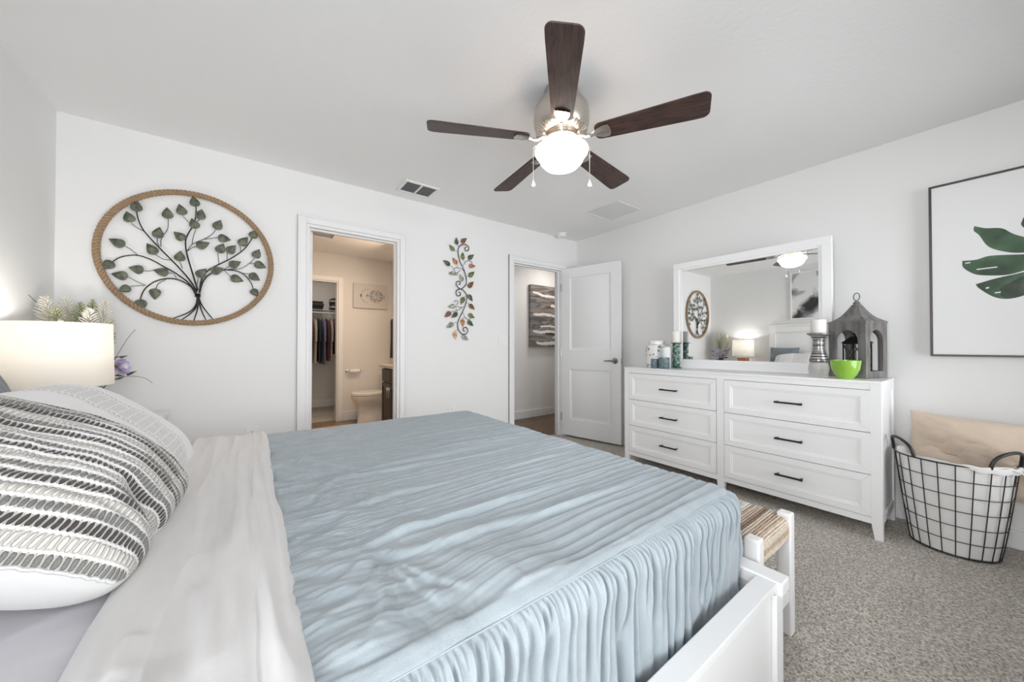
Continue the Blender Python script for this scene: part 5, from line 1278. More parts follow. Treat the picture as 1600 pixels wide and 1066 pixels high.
while y < EY1 - 0.02:
    near_post = y < EY0 + PW + 0.004 or y > EY1 - PW - 0.004
    yw = y + byy
    dist = (yw - 0.60) % 0.235
    if dist < 0.024: mi = 3
    else: mi = rg.choices([0, 1, 2], [0.46, 0.46, 0.08])[0]
    x0, x1 = (EX0 + PW - 0.002, EX1 - PW + 0.002) if near_post else (EX0 + 0.012, EX1 - 0.012)
    strand(y, zt_ + rg.uniform(-.0015, .0015) + 0.003, x0, x1, 0.0042, mi, not near_post)
    y += 0.0098
for k in range(11):
    for yy_, s in ((EY0 + 0.020, -1), (EY1 - 0.020, 1)):
        ang_ = min(1.0, k / 3.0); off_ = 0.012 * math.sin(ang_ * math.pi / 2)
        strand(yy_ + s * off_, zt_ - 0.0065 * k, EX0 + PW - 0.002, EX1 - PW + 0.002, 0.0042, rg.choices([1, 0, 2], [0.6, 0.3, 0.1])[0], False)
sw.build('woven_seat', [M['grass1'], M['grass2'], M['grass3'], M['ropewhite']], bn, fix=False, angle=80)

# ------------------------------------------------------------------ wire laundry basket, liner and folded throw pillow
bkx, bky = 3.100, 0.130
bk = empty('wire_basket', (bkx, bky, 0), label='tall oval black wire laundry basket with white cloth liner beside the dresser', cat='basket')
def ell(z):
    t = z / 0.49; return 0.130 + 0.050 * t ** 0.85, 0.155 + 0.060 * t ** 0.85
def epts(z, n_=64, s=1.0, dz=None):
    ax, ay = ell(z)
    return [(ax * s * math.cos(a), ay * s * math.sin(a), z + (dz(a) if dz else 0)) for a in np.linspace(0, 2 * math.pi, n_ + 1)[:-1]]
w = MB()
for k in range(7):
    z = 0.008 + 0.482 * k / 6
    w.tube(epts(z, 64), 0.0022 if 0 < k < 6 else 0.0038, 6, closed=True)
NV = 22
for k in range(NV):
    a = 2 * math.pi * (k + 0.3) / NV
    w.tube([(ell(z)[0] * math.cos(a), ell(z)[1] * math.sin(a), z) for z in np.linspace(0.008, 0.49, 8)], 0.0022, 6)
for yy_ in np.linspace(-0.12, 0.12, 5): w.cyl((-0.13 * math.sqrt(1 - (yy_ / .155) ** 2), yy_, 0.008), (0.13 * math.sqrt(1 - (yy_ / .155) ** 2), yy_, 0.008), 0.002, 6)
w.build('wire_body', M['black'], bk, fix=False)
for s in (-1, 1):
    pts = []
    for t in np.linspace(0, math.pi, 21):
        ph = s * (R(117) + R(27) * math.cos(t))
        pts.append((0.182 * math.cos(ph) * 1.0, 0.217 * math.sin(ph) * (1 + 0.04 * math.sin(t)), 0.492 + 0.088 * math.sin(t) ** 0.8))
    MB().tube(pts, 0.0078, 10).build('handle', M['black'], bk, fix=False)
M['liner'] = fabric('white_liner', (0.74, 0.735, 0.72), var=0.03, weave=0.1)
ang_ = np.linspace(0, 2 * math.pi, 181); zz_ = np.linspace(0.012, 0.500, 60)
AA, ZZ = np.meshgrid(ang_, zz_, indexing='ij')
ax = 0.130 + 0.050 * np.clip(ZZ / 0.49, 0, 1) ** 0.85; ay = 0.155 + 0.060 * np.clip(ZZ / 0.49, 0, 1) ** 0.85
ca, sa = np.cos(AA), np.sin(AA)
wrk = 0.962 + 0.022 * fbm(ca * 2.2 + sa * 1.2 + 5, ZZ * 9 + sa * 2 + 3, 4, 131) + 0.014 * (1 - 2 * np.abs(vnoise(ca * 3 + ZZ * 7, sa * 3 + ZZ * 5, 133)))
wrk = np.minimum(wrk, 0.985)
L_ = np.stack([ax * ca * wrk, ay * sa * wrk, ZZ], -1)
L_[:, -1, 2] += 0.006 * np.sin(AA[:, -1] * 5)
lm = MB().grid(L_)
fl_z = np.linspace(0, 1, 8); A3, F3 = np.meshgrid(ang_, fl_z, indexing='ij')
ro = 1.0 + 0.035 * np.sin(F3 * math.pi * 0.9) + 0.02 * F3; hgt_ = 0.500 + 0.012 * np.sin(F3 * math.pi) - 0.030 * F3 * (0.4 + 0.6 * (np.sin(A3) < 0))
# turned-down hem shows towards the near end
fm_ = sstep(0.1, -0.6, np.sin(A3))
ro = 0.975 + (ro - 0.975) * (0.15 + 0.85 * fm_); hgt_ = 0.500 + (hgt_ - 0.500) * (0.2 + 0.8 * fm_)
lm.grid(np.stack([0.180 * np.cos(A3) * ro, 0.215 * np.sin(A3) * ro, hgt_ + 0.003 * np.sin(A3 * 17)], -1))
b_ = epts(0.014, 60, 0.95); lm.add(b_, [tuple(range(60))])
lo_ = lm.build('cloth_liner', M['liner'], bk, fix=False, angle=180)
ds = MB()
for (dx, dy_) in ((0.0, 0.0), (0.012, 0.01)):
    ds.tube(smooth_curve([(-0.115 + dx, -0.150 + dy_, 0.500), (-0.10 + dx, -0.190 + dy_, 0.497), (-0.085 + dx, -0.222, 0.480), (-0.08 + dx, -0.240, 0.455), (-0.075, -0.250 - dx, 0.425)], 4), 0.0026, 6)
ds.build('drawstring', M['liner'], bk, fix=False)
M['tan'] = fabric('tan_cotton', (0.62, 0.51, 0.41), var=0.05, weave=0.15)
def tw_(P):
    Q = P.copy(); x, y, z = P[..., 0], P[..., 1], P[..., 2]
    Q[..., 2] = z + 0.020 * np.sin(y * 10 + 1) * (x / 0.2) + 0.010 * np.sin(x * 22 + y * 9)
    Q[..., 0] = x - 0.035 * np.exp(-((y - 0.22) / 0.06) ** 2) * (x > 0)
    return Q
plain_pillow('pillow', 'tan cotton pillow stuffed into the wire laundry basket against the wall', 'pillow', 0.215, 0.315, 0.13,
             Matrix.Translation((3.215, -0.015, 0.495)) @ Matrix.Rotation(R(4), 4, 'Z') @ Matrix.Rotation(R(3), 4, 'X') @ Matrix.Rotation(R(80), 4, 'Y'), M['tan'], 331, pinch=0.035, wr=0.016, warp=tw_, expo=3.2)

# ------------------------------------------------------------------ nightstand, lamp and flowers
NX0, NX1, NY0, NY1, NH = -0.872, -0.405, 2.27, 3.10, 0.70
ns_ = empty('nightstand', ((NX0 + NX1) / 2, (NY0 + NY1) / 2, 0), label='white nightstand behind the bed in the far left corner, under the lamp', cat='nightstand')
cx, cy = (NX1 - NX0) / 2, (NY1 - NY0) / 2
MB().box((-cx, -cy, 0.06), (cx - .02, cy, NH - .025)).build('carcass', M['white'], ns_, bevel=0.002)
MB().box((-cx, -cy - .01, NH - .025), (cx, cy + .01, NH)).build('top', M['white'], ns_, bevel=0.004)
for k in range(3):
    o = drawer_mesh(0.76, 0.185).build('drawer', M['white'], ns_, smooth=False, mat4=Matrix.Translation((cx - .02 + .0215, 0, 0.165 + k * 0.195)) @ Matrix.Rotation(R(180), 4, 'Z'))
    q = pm.copy(); COL.objects.link(q); q.parent = o; q.location = (0, 0, 0)
for sx_ in (-1, 1):
    for sy_ in (-1, 1): MB().box((sx_ * (cx - .03) - .02, sy_ * (cy - .03) - .02, 0), (sx_ * (cx - .03) + .02, sy_ * (cy - .03) + .02, 0.06)).build('foot', M['white'], ns_)
LPX, LPY = -0.692, 2.52
lamp = empty('table_lamp', (LPX, LPY, NH), label='table lamp with a lit white drum shade and square copper-brown base', cat='lamp')
M['copper'] = mat('copper_brown_ceramic', (0.36, 0.15, 0.07), 0.35, var=0.2, vscale=12)
MB().box((-0.072, -0.072, 0), (0.072, 0.072, 0.20)).build('base', M['copper'], lamp, bevel=0.006)
MB().cyl((0, 0, 0.20), (0, 0, 0.33), 0.008, 12).lathe([(0, 0.20), (0.022, 0.20), (0.018, 0.212), (0, 0.214)], n=20, cap0=False, cap1=False).cyl((0, 0, 0.30), (0, 0, 0.345), 0.016, 14).build('stem', M['nickel'], lamp)
m, n, l, b = new_mat('lamp_shade_linen')
for nd_ in list(n):
    if nd_.type == 'BSDF_PRINCIPLED': n.remove(nd_)
df = n.new('ShaderNodeBsdfDiffuse'); df.inputs[0].default_value = (0.88, 0.86, 0.82, 1); tl = n.new('ShaderNodeBsdfTranslucent'); tl.inputs[0].default_value = (0.92, 0.905, 0.87, 1)
mx = n.new('ShaderNodeMixShader'); mx.inputs[0].default_value = 0.42; l.new(df.outputs[0], mx.inputs[1]); l.new(tl.outputs[0], mx.inputs[2]); l.new(mx.outputs[0], n['Material Output'].inputs[0])
tc = n.new('ShaderNodeTexCoord'); t_ = n.new('ShaderNodeTexNoise'); t_.inputs['Scale'].default_value = 300; l.new(tc.outputs['Object'], t_.inputs[0]); bp = n.new('ShaderNodeBump'); bp.inputs['Strength'].default_value = 0.15; l.new(t_.outputs[0], bp.inputs['Height']); l.new(bp.outputs[0], df.inputs['Normal'])
M['shade'] = m
sh_ = MB().lathe([(0.164, 0.222), (0.1665, 0.222), (0.1600, 0.510), (0.1575, 0.510), (0.164, 0.222)], n=64, cap0=False, cap1=False)
sh_.build('shade', M['shade'], lamp, fix=True, angle=60)
hp = MB()
hp.tube([(0.016, 0, 0.335), (0.045, 0, 0.38), (0.045, 0, 0.45), (0, 0, 0.505), (-0.045, 0, 0.45), (-0.045, 0, 0.38), (-0.016, 0, 0.335)], 0.0018, 6)
for k in range(3):
    a = k * 2.094; hp.cyl((0, 0, 0.505), (0.158 * math.cos(a), 0.158 * math.sin(a), 0.505), 0.0015, 6)
hp.build('harp', M['chrome'], lamp, fix=False)
MB().lathe([(0, 0.503), (0.006, 0.503), (0.004, 0.512), (0.009, 0.520), (0.005, 0.530), (0, 0.532)], n=14, cap0=False, cap1=False).build('finial', M['chrome'], lamp)
MB().lathe([(0, 0.345), (0.012, 0.345), (0.014, 0.36), (0.028, 0.39), (0.028, 0.405), (0.018, 0.425), (0, 0.432)], n=18, cap0=False, cap1=False).build('bulb', M['opal'], lamp)
point_light('table_lamp_light', (LPX, LPY, NH + 0.44), 3.6, (1.0, 0.955, 0.90), 0.03)
# vase and flowers
VX, VY = -0.685, 2.885
va = empty('flower_vase', (VX, VY, NH), label='dark vase of cream feathery plumes and lilac flowers behind the lamp', cat='flower vase')
M['darkvase'] = mat('dark_glazed_vase', (0.03, 0.032, 0.033), 0.25)
MB().lathe([(0, 0), (0.045, 0), (0.062, 0.03), (0.068, 0.08), (0.055, 0.13), (0.036, 0.16), (0.040, 0.175), (0.036, 0.175), (0.032, 0.16), (0.0, 0.12)], n=32, cap0=False, cap1=False).build('vase', M['darkvase'], va)
M['plume'] = mat('cream_plume', (0.84, 0.81, 0.72), 0.8, var=0.15, vscale=40)
M['plumegreen'] = mat('sage_plume', (0.38, 0.40, 0.24), 0.8, var=0.25, vscale=40)
M['darkleaf'] = mat('dark_leaf', (0.06, 0.085, 0.04), 0.6, var=0.3, vscale=30)
M['twig'] = mat('dark_twig', (0.07, 0.055, 0.045), 0.8)
M['petal'] = mat('lilac_petal', (0.60, 0.50, 0.72), 0.6, var=0.15, vscale=50)
M['petalw'] = mat('pale_petal', (0.80, 0.76, 0.84), 0.6, var=0.1, vscale=50)
rg = random.Random(3)
def plume(tip, m_, wid=0.055, dens=34, start=0.35):
    mb = MB(); base = Vector((0, 0, 0.14)); tip = Vector(tip); mid = (base + tip) / 2 + Vector((tip.x * .15, tip.y * .15, 0.03))
    cur = [Vector(p) for p in smooth_curve([tuple(base), tuple(mid), tuple(tip)], 12)]
    mb.tube(cur, [0.0025 - 0.0015 * i / len(cur) for i in range(len(cur))], 5)
    Lc = len(cur) - 1
    for k in range(dens):
        t = start + (1 - start) * k / dens; i = min(int(t * Lc), Lc - 1); f = t * Lc - i; p = cur[i].lerp(cur[i + 1], f); T = (cur[i + 1] - cur[i]).normalized()
        s_ = (t - start) / (1 - start); Lw = wid * (math.sin(math.pi * min(1, 0.12 + s_ * 0.86)) ** 0.7)
        for q_ in range(4):
            a = q_ * math.pi / 2 + k * 0.7; side = T.orthogonal().normalized(); side.rotate(Matrix.Rotation(a, 3, T))
            e_ = p + side * Lw * 0.85 + T * Lw * 0.75 + Vector((rg.uniform(-1, 1), rg.uniform(-1, 1), rg.uniform(-1, 1))) * 0.003
            m2 = p.lerp(e_, 0.55) + T * Lw * 0.06
            mb.tube([p, m2, e_], [0.0012, 0.0026, 0.0012], 4)
    return mb.build('plume', m_, va, fix=False, angle=180)
for tip, g_, wd in [((-0.155, -0.03, 0.655), 0, .060), ((-0.120, 0.10, 0.670), 0, .055), ((-0.05, 0.03, 0.640), 1, .050), ((-0.01, 0.05, 0.66), 1, .040), ((0.045, 0.02, 0.665), 0, .052), ((0.055, 0.10, 0.56), 0, .040), ((-0.10, -0.10, 0.60), 1, .045), ((0.02, -0.12, 0.60), 0, .050), ((0.07, 0.0, 0.50), 1, .035)]:
    plume(tip, M['plume'] if g_ == 0 else M['plumegreen'], wd)
def flower(c, d, R_=0.045):
    mb = MB(); d = Vector(d).normalized(); q = d.to_track_quat('Z', 'Y').to_matrix().to_4x4(); Mx = Matrix.Translation(c) @ q
    for ring, (n_, rr, tilt, mi) in enumerate([(5, 0.4, 72, 0), (7, 0.75, 48, 1), (9, 1.0, 22, 0), (9, 1.05, 2, 1)]):
        for k in range(n_):
            a = 2 * math.pi * k / n_ + ring * 0.4; L = R_ * rr
            g_ = np.zeros((5, 5, 3))
            for i in range(5):
                for j in range(5):
                    s_ = i / 4; u = (j / 4 - 0.5) * 2; w_ = L * 0.45 * math.sin(math.pi * (0.12 + 0.80 * s_)) ** 0.6
                    g_[i, j] = (L * s_, u * w_, L * 0.22 * u * u + 0.15 * L * s_ * s_)
            M2 = Mx @ Matrix.Rotation(a, 4, 'Z') @ Matrix.Rotation(-R(tilt), 4, 'Y')
            G_ = np.array([[tuple(M2 @ Vector(g_[i, j])) for j in range(5)] for i in range(5)])
            mb.grid(G_, m=mi)
    o = mb.build('flower', [M['petal'], M['petalw']], va, fix=False, angle=180)
    MB().tube(smooth_curve([(0, 0, 0.14), (c[0] * .6, c[1] * .6, c[2] - .07), (c[0] - d.x * .01, c[1] - d.y * .01, c[2] - d.z * .01)], 6), 0.002, 6).build('stem', M['darkleaf'], o, fix=False)
flower((0.098, 0.0, 0.285), (1, -0.25, 0.25), 0.052); flower((0.02, -0.07, 0.24), (0.6, -0.8, 0.3), 0.04); flower((0.02, 0.11, 0.30), (0.4, 0.8, 0.4), 0.04)
tw2 = MB()
for pts in [[(0, 0, .15), (0.06, -0.02, 0.20), (0.13, -0.03, 0.235), (0.20, -0.02, 0.225), (0.235, 0, 0.19)], [(0, 0, .15), (0.08, 0.02, 0.33), (0.13, 0.03, 0.45), (0.155, 0.05, 0.50)], [(0, 0, .15), (-0.10, 0.05, 0.42), (-0.18, 0.05, 0.53), (-0.235, 0.06, 0.545)], [(0, 0, .15), (-0.10, -0.02, 0.45), (-0.16, -0.05, 0.60), (-0.20, -0.04, 0.66)]]:
    tw2.tube(smooth_curve(pts, 6), 0.0012, 5)
tw2.build('twigs', M['twig'], va, fix=False)
lf_ = MB()
for k in range(26):
    a = rg.uniform(0, 6.28); r0 = rg.uniform(0.03, 0.12); z = rg.uniform(0.15, 0.36); c_ = Vector((r0 * math.cos(a), r0 * math.sin(a), z)); d_ = Vector((math.cos(a), math.sin(a), rg.uniform(-.2, .6))).normalized(); s_ = d_.orthogonal().normalized(); Ln = rg.uniform(.05, .09)
    up_ = d_.cross(s_) * 0.006
    lf_.add([c_, c_ + d_ * Ln * .45 + s_ * .013, c_ + d_ * Ln, c_ + d_ * Ln * .45 - s_ * .013, c_ + d_ * Ln * .5 + up_], [(0, 1, 4), (1, 2, 4), (2, 3, 4), (3, 0, 4)])
    lf_.tube([(0, 0, 0.14), tuple(c_)], 0.0012, 4)
lf_.build('foliage', M['darkleaf'], va, fix=False, angle=180)

# picture over the headboard, seen only in the mirror
m, n, l, b = new_mat('ink_wash')
tc = n.new('ShaderNodeTexCoord'); t1 = n.new('ShaderNodeTexNoise'); t1.inputs['Scale'].default_value = 3.4; t1.inputs['Detail'].default_value = 4; t1.inputs['Distortion'].default_value = 0.5; l.new(tc.outputs['Object'], t1.inputs[0])
r = ramp(n, [(0.36, (0.03, 0.03, 0.032)), (0.44, (0.22, 0.22, 0.23)), (0.50, (0.48, 0.48, 0.48)), (0.56, (0.76, 0.76, 0.75))]); l.new(t1.outputs[0], r.inputs[0]); l.new(r.outputs[0], b.inputs['Base Color']); M['inkwash'] = m
wp = empty('ink_picture', (XL, 1.28, 1.93), label='framed black and white watercolour print above the headboard, seen in the mirror', cat='picture')
a_, h_ = 0.575, 0.37
f = MB()
for y0, y1, z0, z1 in [(-a_ - .02, -a_, -h_ - .02, h_ + .02), (a_, a_ + .02, -h_ - .02, h_ + .02), (-a_, a_, -h_ - .02, -h_), (-a_, a_, h_, h_ + .02)]: f.box((0.0, y0, z0), (0.032, y1, z1))
f.build('frame', M['white'], wp, bevel=0.001)
MB().box((0.002, -a_, -h_), (0.024, a_, h_)).build('print', M['inkwash'], wp, smooth=False)

# ------------------------------------------------------------------ hall painting
m, n, l, b = new_mat('abstract_paint')
tc = n.new('ShaderNodeTexCoord'); mp = n.new('ShaderNodeMapping'); mp.inputs['Scale'].default_value = (1.1, 1, 7.5); l.new(tc.outputs['Object'], mp.inputs[0])
t1 = n.new('ShaderNodeTexNoise'); t1.inputs['Scale'].default_value = 1.3; t1.inputs['Detail'].default_value = 6; t1.inputs['Distortion'].default_value = 0.4; l.new(mp.outputs[0], t1.inputs[0])
r = ramp(n, [(0.30, (0.045, 0.030, 0.024)), (0.42, (0.20, 0.165, 0.14)), (0.50, (0.33, 0.30, 0.28)), (0.58, (0.10, 0.095, 0.095)), (0.70, (0.42, 0.41, 0.40))]); l.new(t1.outputs[0], r.inputs[0]); l.new(r.outputs[0], b.inputs['Base Color']); M['abstract'] = m
M['paintwhite'] = mat('thick_white_paint', (0.88, 0.88, 0.87), 0.4, bump=0.3, bscale=60)
HPX0, HPX1, HPZ0, HPZ1 = 3.448, 4.36, 1.085, 2.045
hp_ = empty('abstract_painting', ((HPX0 + HPX1) / 2, HY, (HPZ0 + HPZ1) / 2), label='abstract grey and brown banded canvas with torn white strokes on the hall wall', cat='painting')
pcx, pcz = (HPX0 + HPX1) / 2, (HPZ0 + HPZ1) / 2
pn = MB().box((HPX0 - pcx, -0.055, HPZ0 - pcz), (HPX1 - pcx, -0.002, HPZ1 - pcz), 0)
rg = random.Random(8)
for (xa, xb, za, zb, w_) in [(3.49, 4.05, 1.925, 1.865, .045), (3.86, 4.33, 1.735, 1.755, .06), (3.50, 4.08, 1.598, 1.585, .052), (3.64, 4.20, 1.415, 1.40, .035), (3.49, 4.02, 1.325, 1.325, .045), (3.56, 4.25, 1.155, 1.125, .055), (3.9, 4.3, 1.24, 1.24, .03)]:
    N_ = 18; up = []; dn_ = []
    for i in range(N_ + 1):
        t = i / N_; x = xa + (xb - xa) * t; z = za + (zb - za) * t + 0.008 * math.sin(t * 9 + za * 30); ww = w_ * (0.25 + 0.75 * math.sin(math.pi * min(1, t + .12) * .9) ** .5)
        up.append((x - pcx, z + ww * (.4 + rg.uniform(-.12, .12)) - pcz)); dn_.append((x - pcx, z - ww * (.5 + rg.uniform(-.15, .15)) - pcz))
    vs = [(x, -0.0565, z) for x, z in up] + [(x, -0.0565, z) for x, z in dn_]
    pn.add(vs, [(i, i + 1, N_ + 2 + i, N_ + 1 + i) for i in range(N_)], 1)
pn.build('canvas', [M['abstract'], M['paintwhite']], hp_, smooth=False, fix=False)

# ------------------------------------------------------------------ bathroom fittings
M['porcelain'] = mat('porcelain', (0.82, 0.80, 0.76), 0.15, coat=0.4)
# fish sketch canvas
fp = empty('fish_picture', (1.488, BYF, 1.862), label='pale canvas with a grey sketch of a round spiny fish on the bathroom wall', cat='picture')
M['putty'] = mat('pale_putty_canvas', (0.60, 0.575, 0.55), 0.7)
M['sketch'] = noisecol('grey_sketch', [(0.42, (0.20, 0.205, 0.22)), (0.55, (0.56, 0.545, 0.53))], 55)
f = MB().box((-0.247, -0.032, -0.186), (0.247, 0, 0.186), 0)
def flat(poly, m_=1, y=-0.033): f.add([(x, y, z) for x, z in poly], [tuple(range(len(poly)))], m_)
flat([(0.075 + 0.105 * math.cos(t_) * (1 if math.cos(t_) > 0 else .9), 0.0 + 0.105 * math.sin(t_)) for t_ in np.linspace(0, 2 * math.pi, 33)[:-1]])
flat([(-0.05 + 0.022 * math.cos(t_), 0.028 * math.sin(t_)) for t_ in np.linspace(0, 2 * math.pi, 13)[:-1]])
for k in range(16):
    a = math.pi * (0.55 + 0.9 * k / 15); c_ = (-0.03 + 0.115 * math.cos(a), 0.105 * math.sin(a)); flat([(c_[0] - .010, c_[1]), (c_[0], c_[1] - .010), (c_[0] + .012, c_[1] + .002), (c_[0], c_[1] + .009)])
for k in range(5): flat([(-0.01 + .014 * k, 0.08 - .045 * k + .03), (0.0 + .012 * k, 0.085 - .05 * k + .03), (-0.004 + .012 * k, 0.06 - .045 * k + .03)])
flat([(0.17, 0.02), (0.215, 0.045), (0.205, 0.0), (0.215, -0.045), (0.17, -0.02)]); flat([(-0.165, 0.01), (-0.135, 0.03), (-0.12, 0.0), (-0.135, -0.03), (-0.165, -0.01)])
f.build('canvas', [M['putty'], M['sketch']], fp, smooth=False, fix=False)
# paper holder
ph_ = empty('paper_holder', (1.247, BYF, 0.728), label='nickel toilet paper holder with a thin roll on the bathroom wall', cat='paper holder')
h_ = MB()
for s in (-1, 1):
    h_.lathe([(0, 0), (0.024, 0), (0.024, 0.006), (0.010, 0.012), (0.009, 0.06), (0.014, 0.064), (0, 0.068)], n=18, cap0=False, cap1=False, M=Matrix.Translation((s * .085, 0, 0)) @ Matrix.Rotation(R(90), 4, 'X'))
h_.cyl((-0.085, -0.055, 0), (0.085, -0.055, 0), 0.006, 10); h_.build('bracket', M['chrome'], ph_)
MB().cyl((-0.055, -0.055, 0), (0.055, -0.055, 0), 0.028, 24).build('paper_roll', mat('toilet_paper', (0.86, 0.85, 0.83), 0.9), ph_)
# toilet, facing -x
tl_ = empty('toilet', (1.50, 5.36, 0), label='white toilet in the bathroom between the far wall and the dark vanity', cat='toilet')
def oval(cx_, a_f, a_b, w_, z, n_=40):
    out = []
    for t_ in np.linspace(0, 2 * math.pi, n_ + 1)[:-1]:
        c_ = math.cos(t_); r_ = a_f if c_ < 0 else a_b
        out.append((cx_ + c_ * r_, w_ * math.sin(t_), z))
    return out
secs = [(-0.02, .250, .20, .120, 0.0), (-0.02, .245, .20, .118, 0.02), (-0.02, .235, .19, .112, 0.10), (-0.02, .232, .20, .114, 0.20), (-0.04, .235, .21, .135, 0.265), (-0.07, .245, .22, .165, 0.315), (-0.09, .253, .22, .182, 0.36), (-0.09, .258, .22, .187, 0.398)]
mb = MB(); vs = []; fs = []; N_ = 40
for s_ in secs: vs += oval(*s_)
for j in range(len(secs) - 1):
    for k in range(N_): fs.append((j * N_ + k, j * N_ + (k + 1) % N_, (j + 1) * N_ + (k + 1) % N_, (j + 1) * N_ + k))
fs.append(tuple(range(N_))[::-1]); fs.append(tuple((len(secs) - 1) * N_ + k for k in range(N_)))
mb.add(vs, fs); mb.build('bowl', M['porcelain'], tl_, angle=60)
mb = MB().hexa(oval(-0.09, .262, .20, .19, 0.402), oval(-0.09, .262, .20, .19, 0.418)); mb.build('seat', M['porcelain'], tl_, bevel=0.005)
mb = MB().hexa(oval(-0.088, .262, .20, .19, 0.421), oval(-0.086, .250, .19, .18, 0.444)); mb.build('lid', M['porcelain'], tl_, bevel=0.006)
MB().box((0.12, -0.20, 0.36), (0.295, 0.20, 0.74)).build('tank', M['porcelain'], tl_, bevel=0.02, seg=3)
MB().box((0.11, -0.21, 0.74), (0.30, 0.21, 0.775)).build('tank_lid', M['porcelain'], tl_, bevel=0.01)
# vanity
vn = empty('bathroom_vanity', (1.59, 4.20, 0), label='dark espresso bathroom vanity cabinet with a pale countertop', cat='vanity')
vy0, vy1 = -0.60, 0.52; vx0, vx1 = -0.205, 0.228
MB().box((vx0 + .018, vy0, 0.10), (vx1, vy1, 0.825)).box((vx0 + .07, vy0, 0), (vx1, vy1, 0.10)).build('cabinet', M['espresso'], vn, bevel=0.002)
yy_ = vy1 - 0.012
for k in range(3):
    w_ = 0.345
    for (z0, z1, nm) in ((0.115, 0.635, 'door'), (0.65, 0.81, 'drawer')):
        d_ = MB().box((0, -w_ / 2, 0), (0.012, w_ / 2, z1 - z0)); panel_rings(d_, (-w_ / 2, w_ / 2, 0, z1 - z0), [(0, 0), (0.0, 0.006), (0.05, 0.006), (0.056, 0.001)] if nm == 'door' else [(0, 0), (0, .006), (.006, .006)], 0.0, -1, 'x')
        o = d_.build(nm, M['espresso'], vn, bevel=0.001, angle=20); o.location = (vx0 + .004, yy_ - w_ / 2 - k * (w_ + .012), z0)
        if nm == 'door':
            s = -1 if k != 1 else 1
            MB().tube([(-0.006, s * (w_ / 2 - .03), 0.35), (-0.034, s * (w_ / 2 - .03), 0.355), (-0.034, s * (w_ / 2 - .03), 0.475), (-0.006, s * (w_ / 2 - .03), 0.48)], 0.005, 8).build('handle', M['chrome'], o)
MB().box((vx0 - .02, vy0 - .02, 0.825), (vx1, vy1 + .02, 0.862)).build('countertop', mat('beige_stone', (0.55, 0.47, 0.40), 0.25, var=0.12, vscale=60), vn, bevel=0.004)
MB().lathe([(0.175, 0), (0.185, 0.006), (0.175, 0.010), (0.12, 0.004), (0.0, 0.0015)], c=(0.02, 0.02, 0.8625), n=36, sc=(.9, 1.1), cap0=False, cap1=False).build('sink', M['porcelain'], vn)
# dark towel on the side wall beyond the vanity
M['darktowel'] = mat('dark_brown_towel', (0.045, 0.030, 0.028), 0.95, bump=0.6, bscale=300)
tr_ = empty('hanging_towel', (BXE, 5.46, 1.51), label='dark brown towel hanging on the bathroom side wall above the toilet', cat='towel')
MB().lathe([(0, 0), (0.022, 0), (0.022, .006), (0, .012)], n=16, cap0=False, cap1=False, M=Matrix.Rotation(R(-90), 4, 'Y')).tube([(-0.012, 0, 0), (-0.04, 0, 0.002)], .006, 8).tube([(-0.04, -0.11, 0), (-0.04, 0.11, 0)], .006, 8).build('rail', M['chrome'], tr_)
tu, tv = np.meshgrid(np.linspace(-1, 1, 30), np.linspace(0, 1, 40), indexing='ij')
W_ = 0.10 - 0.012 * np.sin(tv * 3); yv = tu * W_; zv = -0.60 * tv + 0.006; rc = 1 - sstep(0.0, 0.05, tv)
xv = -0.058 + 0.010 * np.sin(tu * 7) * tv - 0.006 * tv + 0.012 * rc
Pf = np.stack([xv, yv, zv], -1); Pb = Pf.copy(); Pb[..., 0] = -0.020 - 0.012 * (1 - np.abs(tu) ** 4)
tb = MB().grid(Pf).grid(Pb, flip=True)
for (i0, ) in ((0,), (-1,)):
    tb.grid(np.stack([Pf[i0], Pb[i0]], 0))
tb.grid(np.stack([Pf[:, -1], Pb[:, -1]], 0)); tb.grid(np.stack([Pf[:, 0], Pb[:, 0]], 0))
tb.build('towel_cloth', M['darktowel'], tr_, angle=60)
# bath mat
bm_ = MB(); u_, v2 = np.meshgrid(np.linspace(0.42, 1.16, 60), np.linspace(4.55, 5.35, 60), indexing='ij')
ed = np.minimum(np.minimum(u_ - 0.42, 1.16 - u_), np.minimum(v2 - 4.55, 5.35 - v2))
bm_.grid(np.stack([u_, v2, 0.001 + 0.012 * sstep(0, 0.012, ed) + 0.002 * vnoise(u_ * 60, v2 * 60, 141) * sstep(0, .01, ed)], -1))
bm_.box((0.422, 4.552, 0.0), (1.158, 5.348, 0.002))
tag(bm_.build('bath_mat', mat('tan_bath_mat', (0.52, 0.38, 0.26), 0.95, bump=0.8, bscale=200), None, fix=False), 'tan bath mat on the bathroom floor in front of the closet opening', 'bath mat')

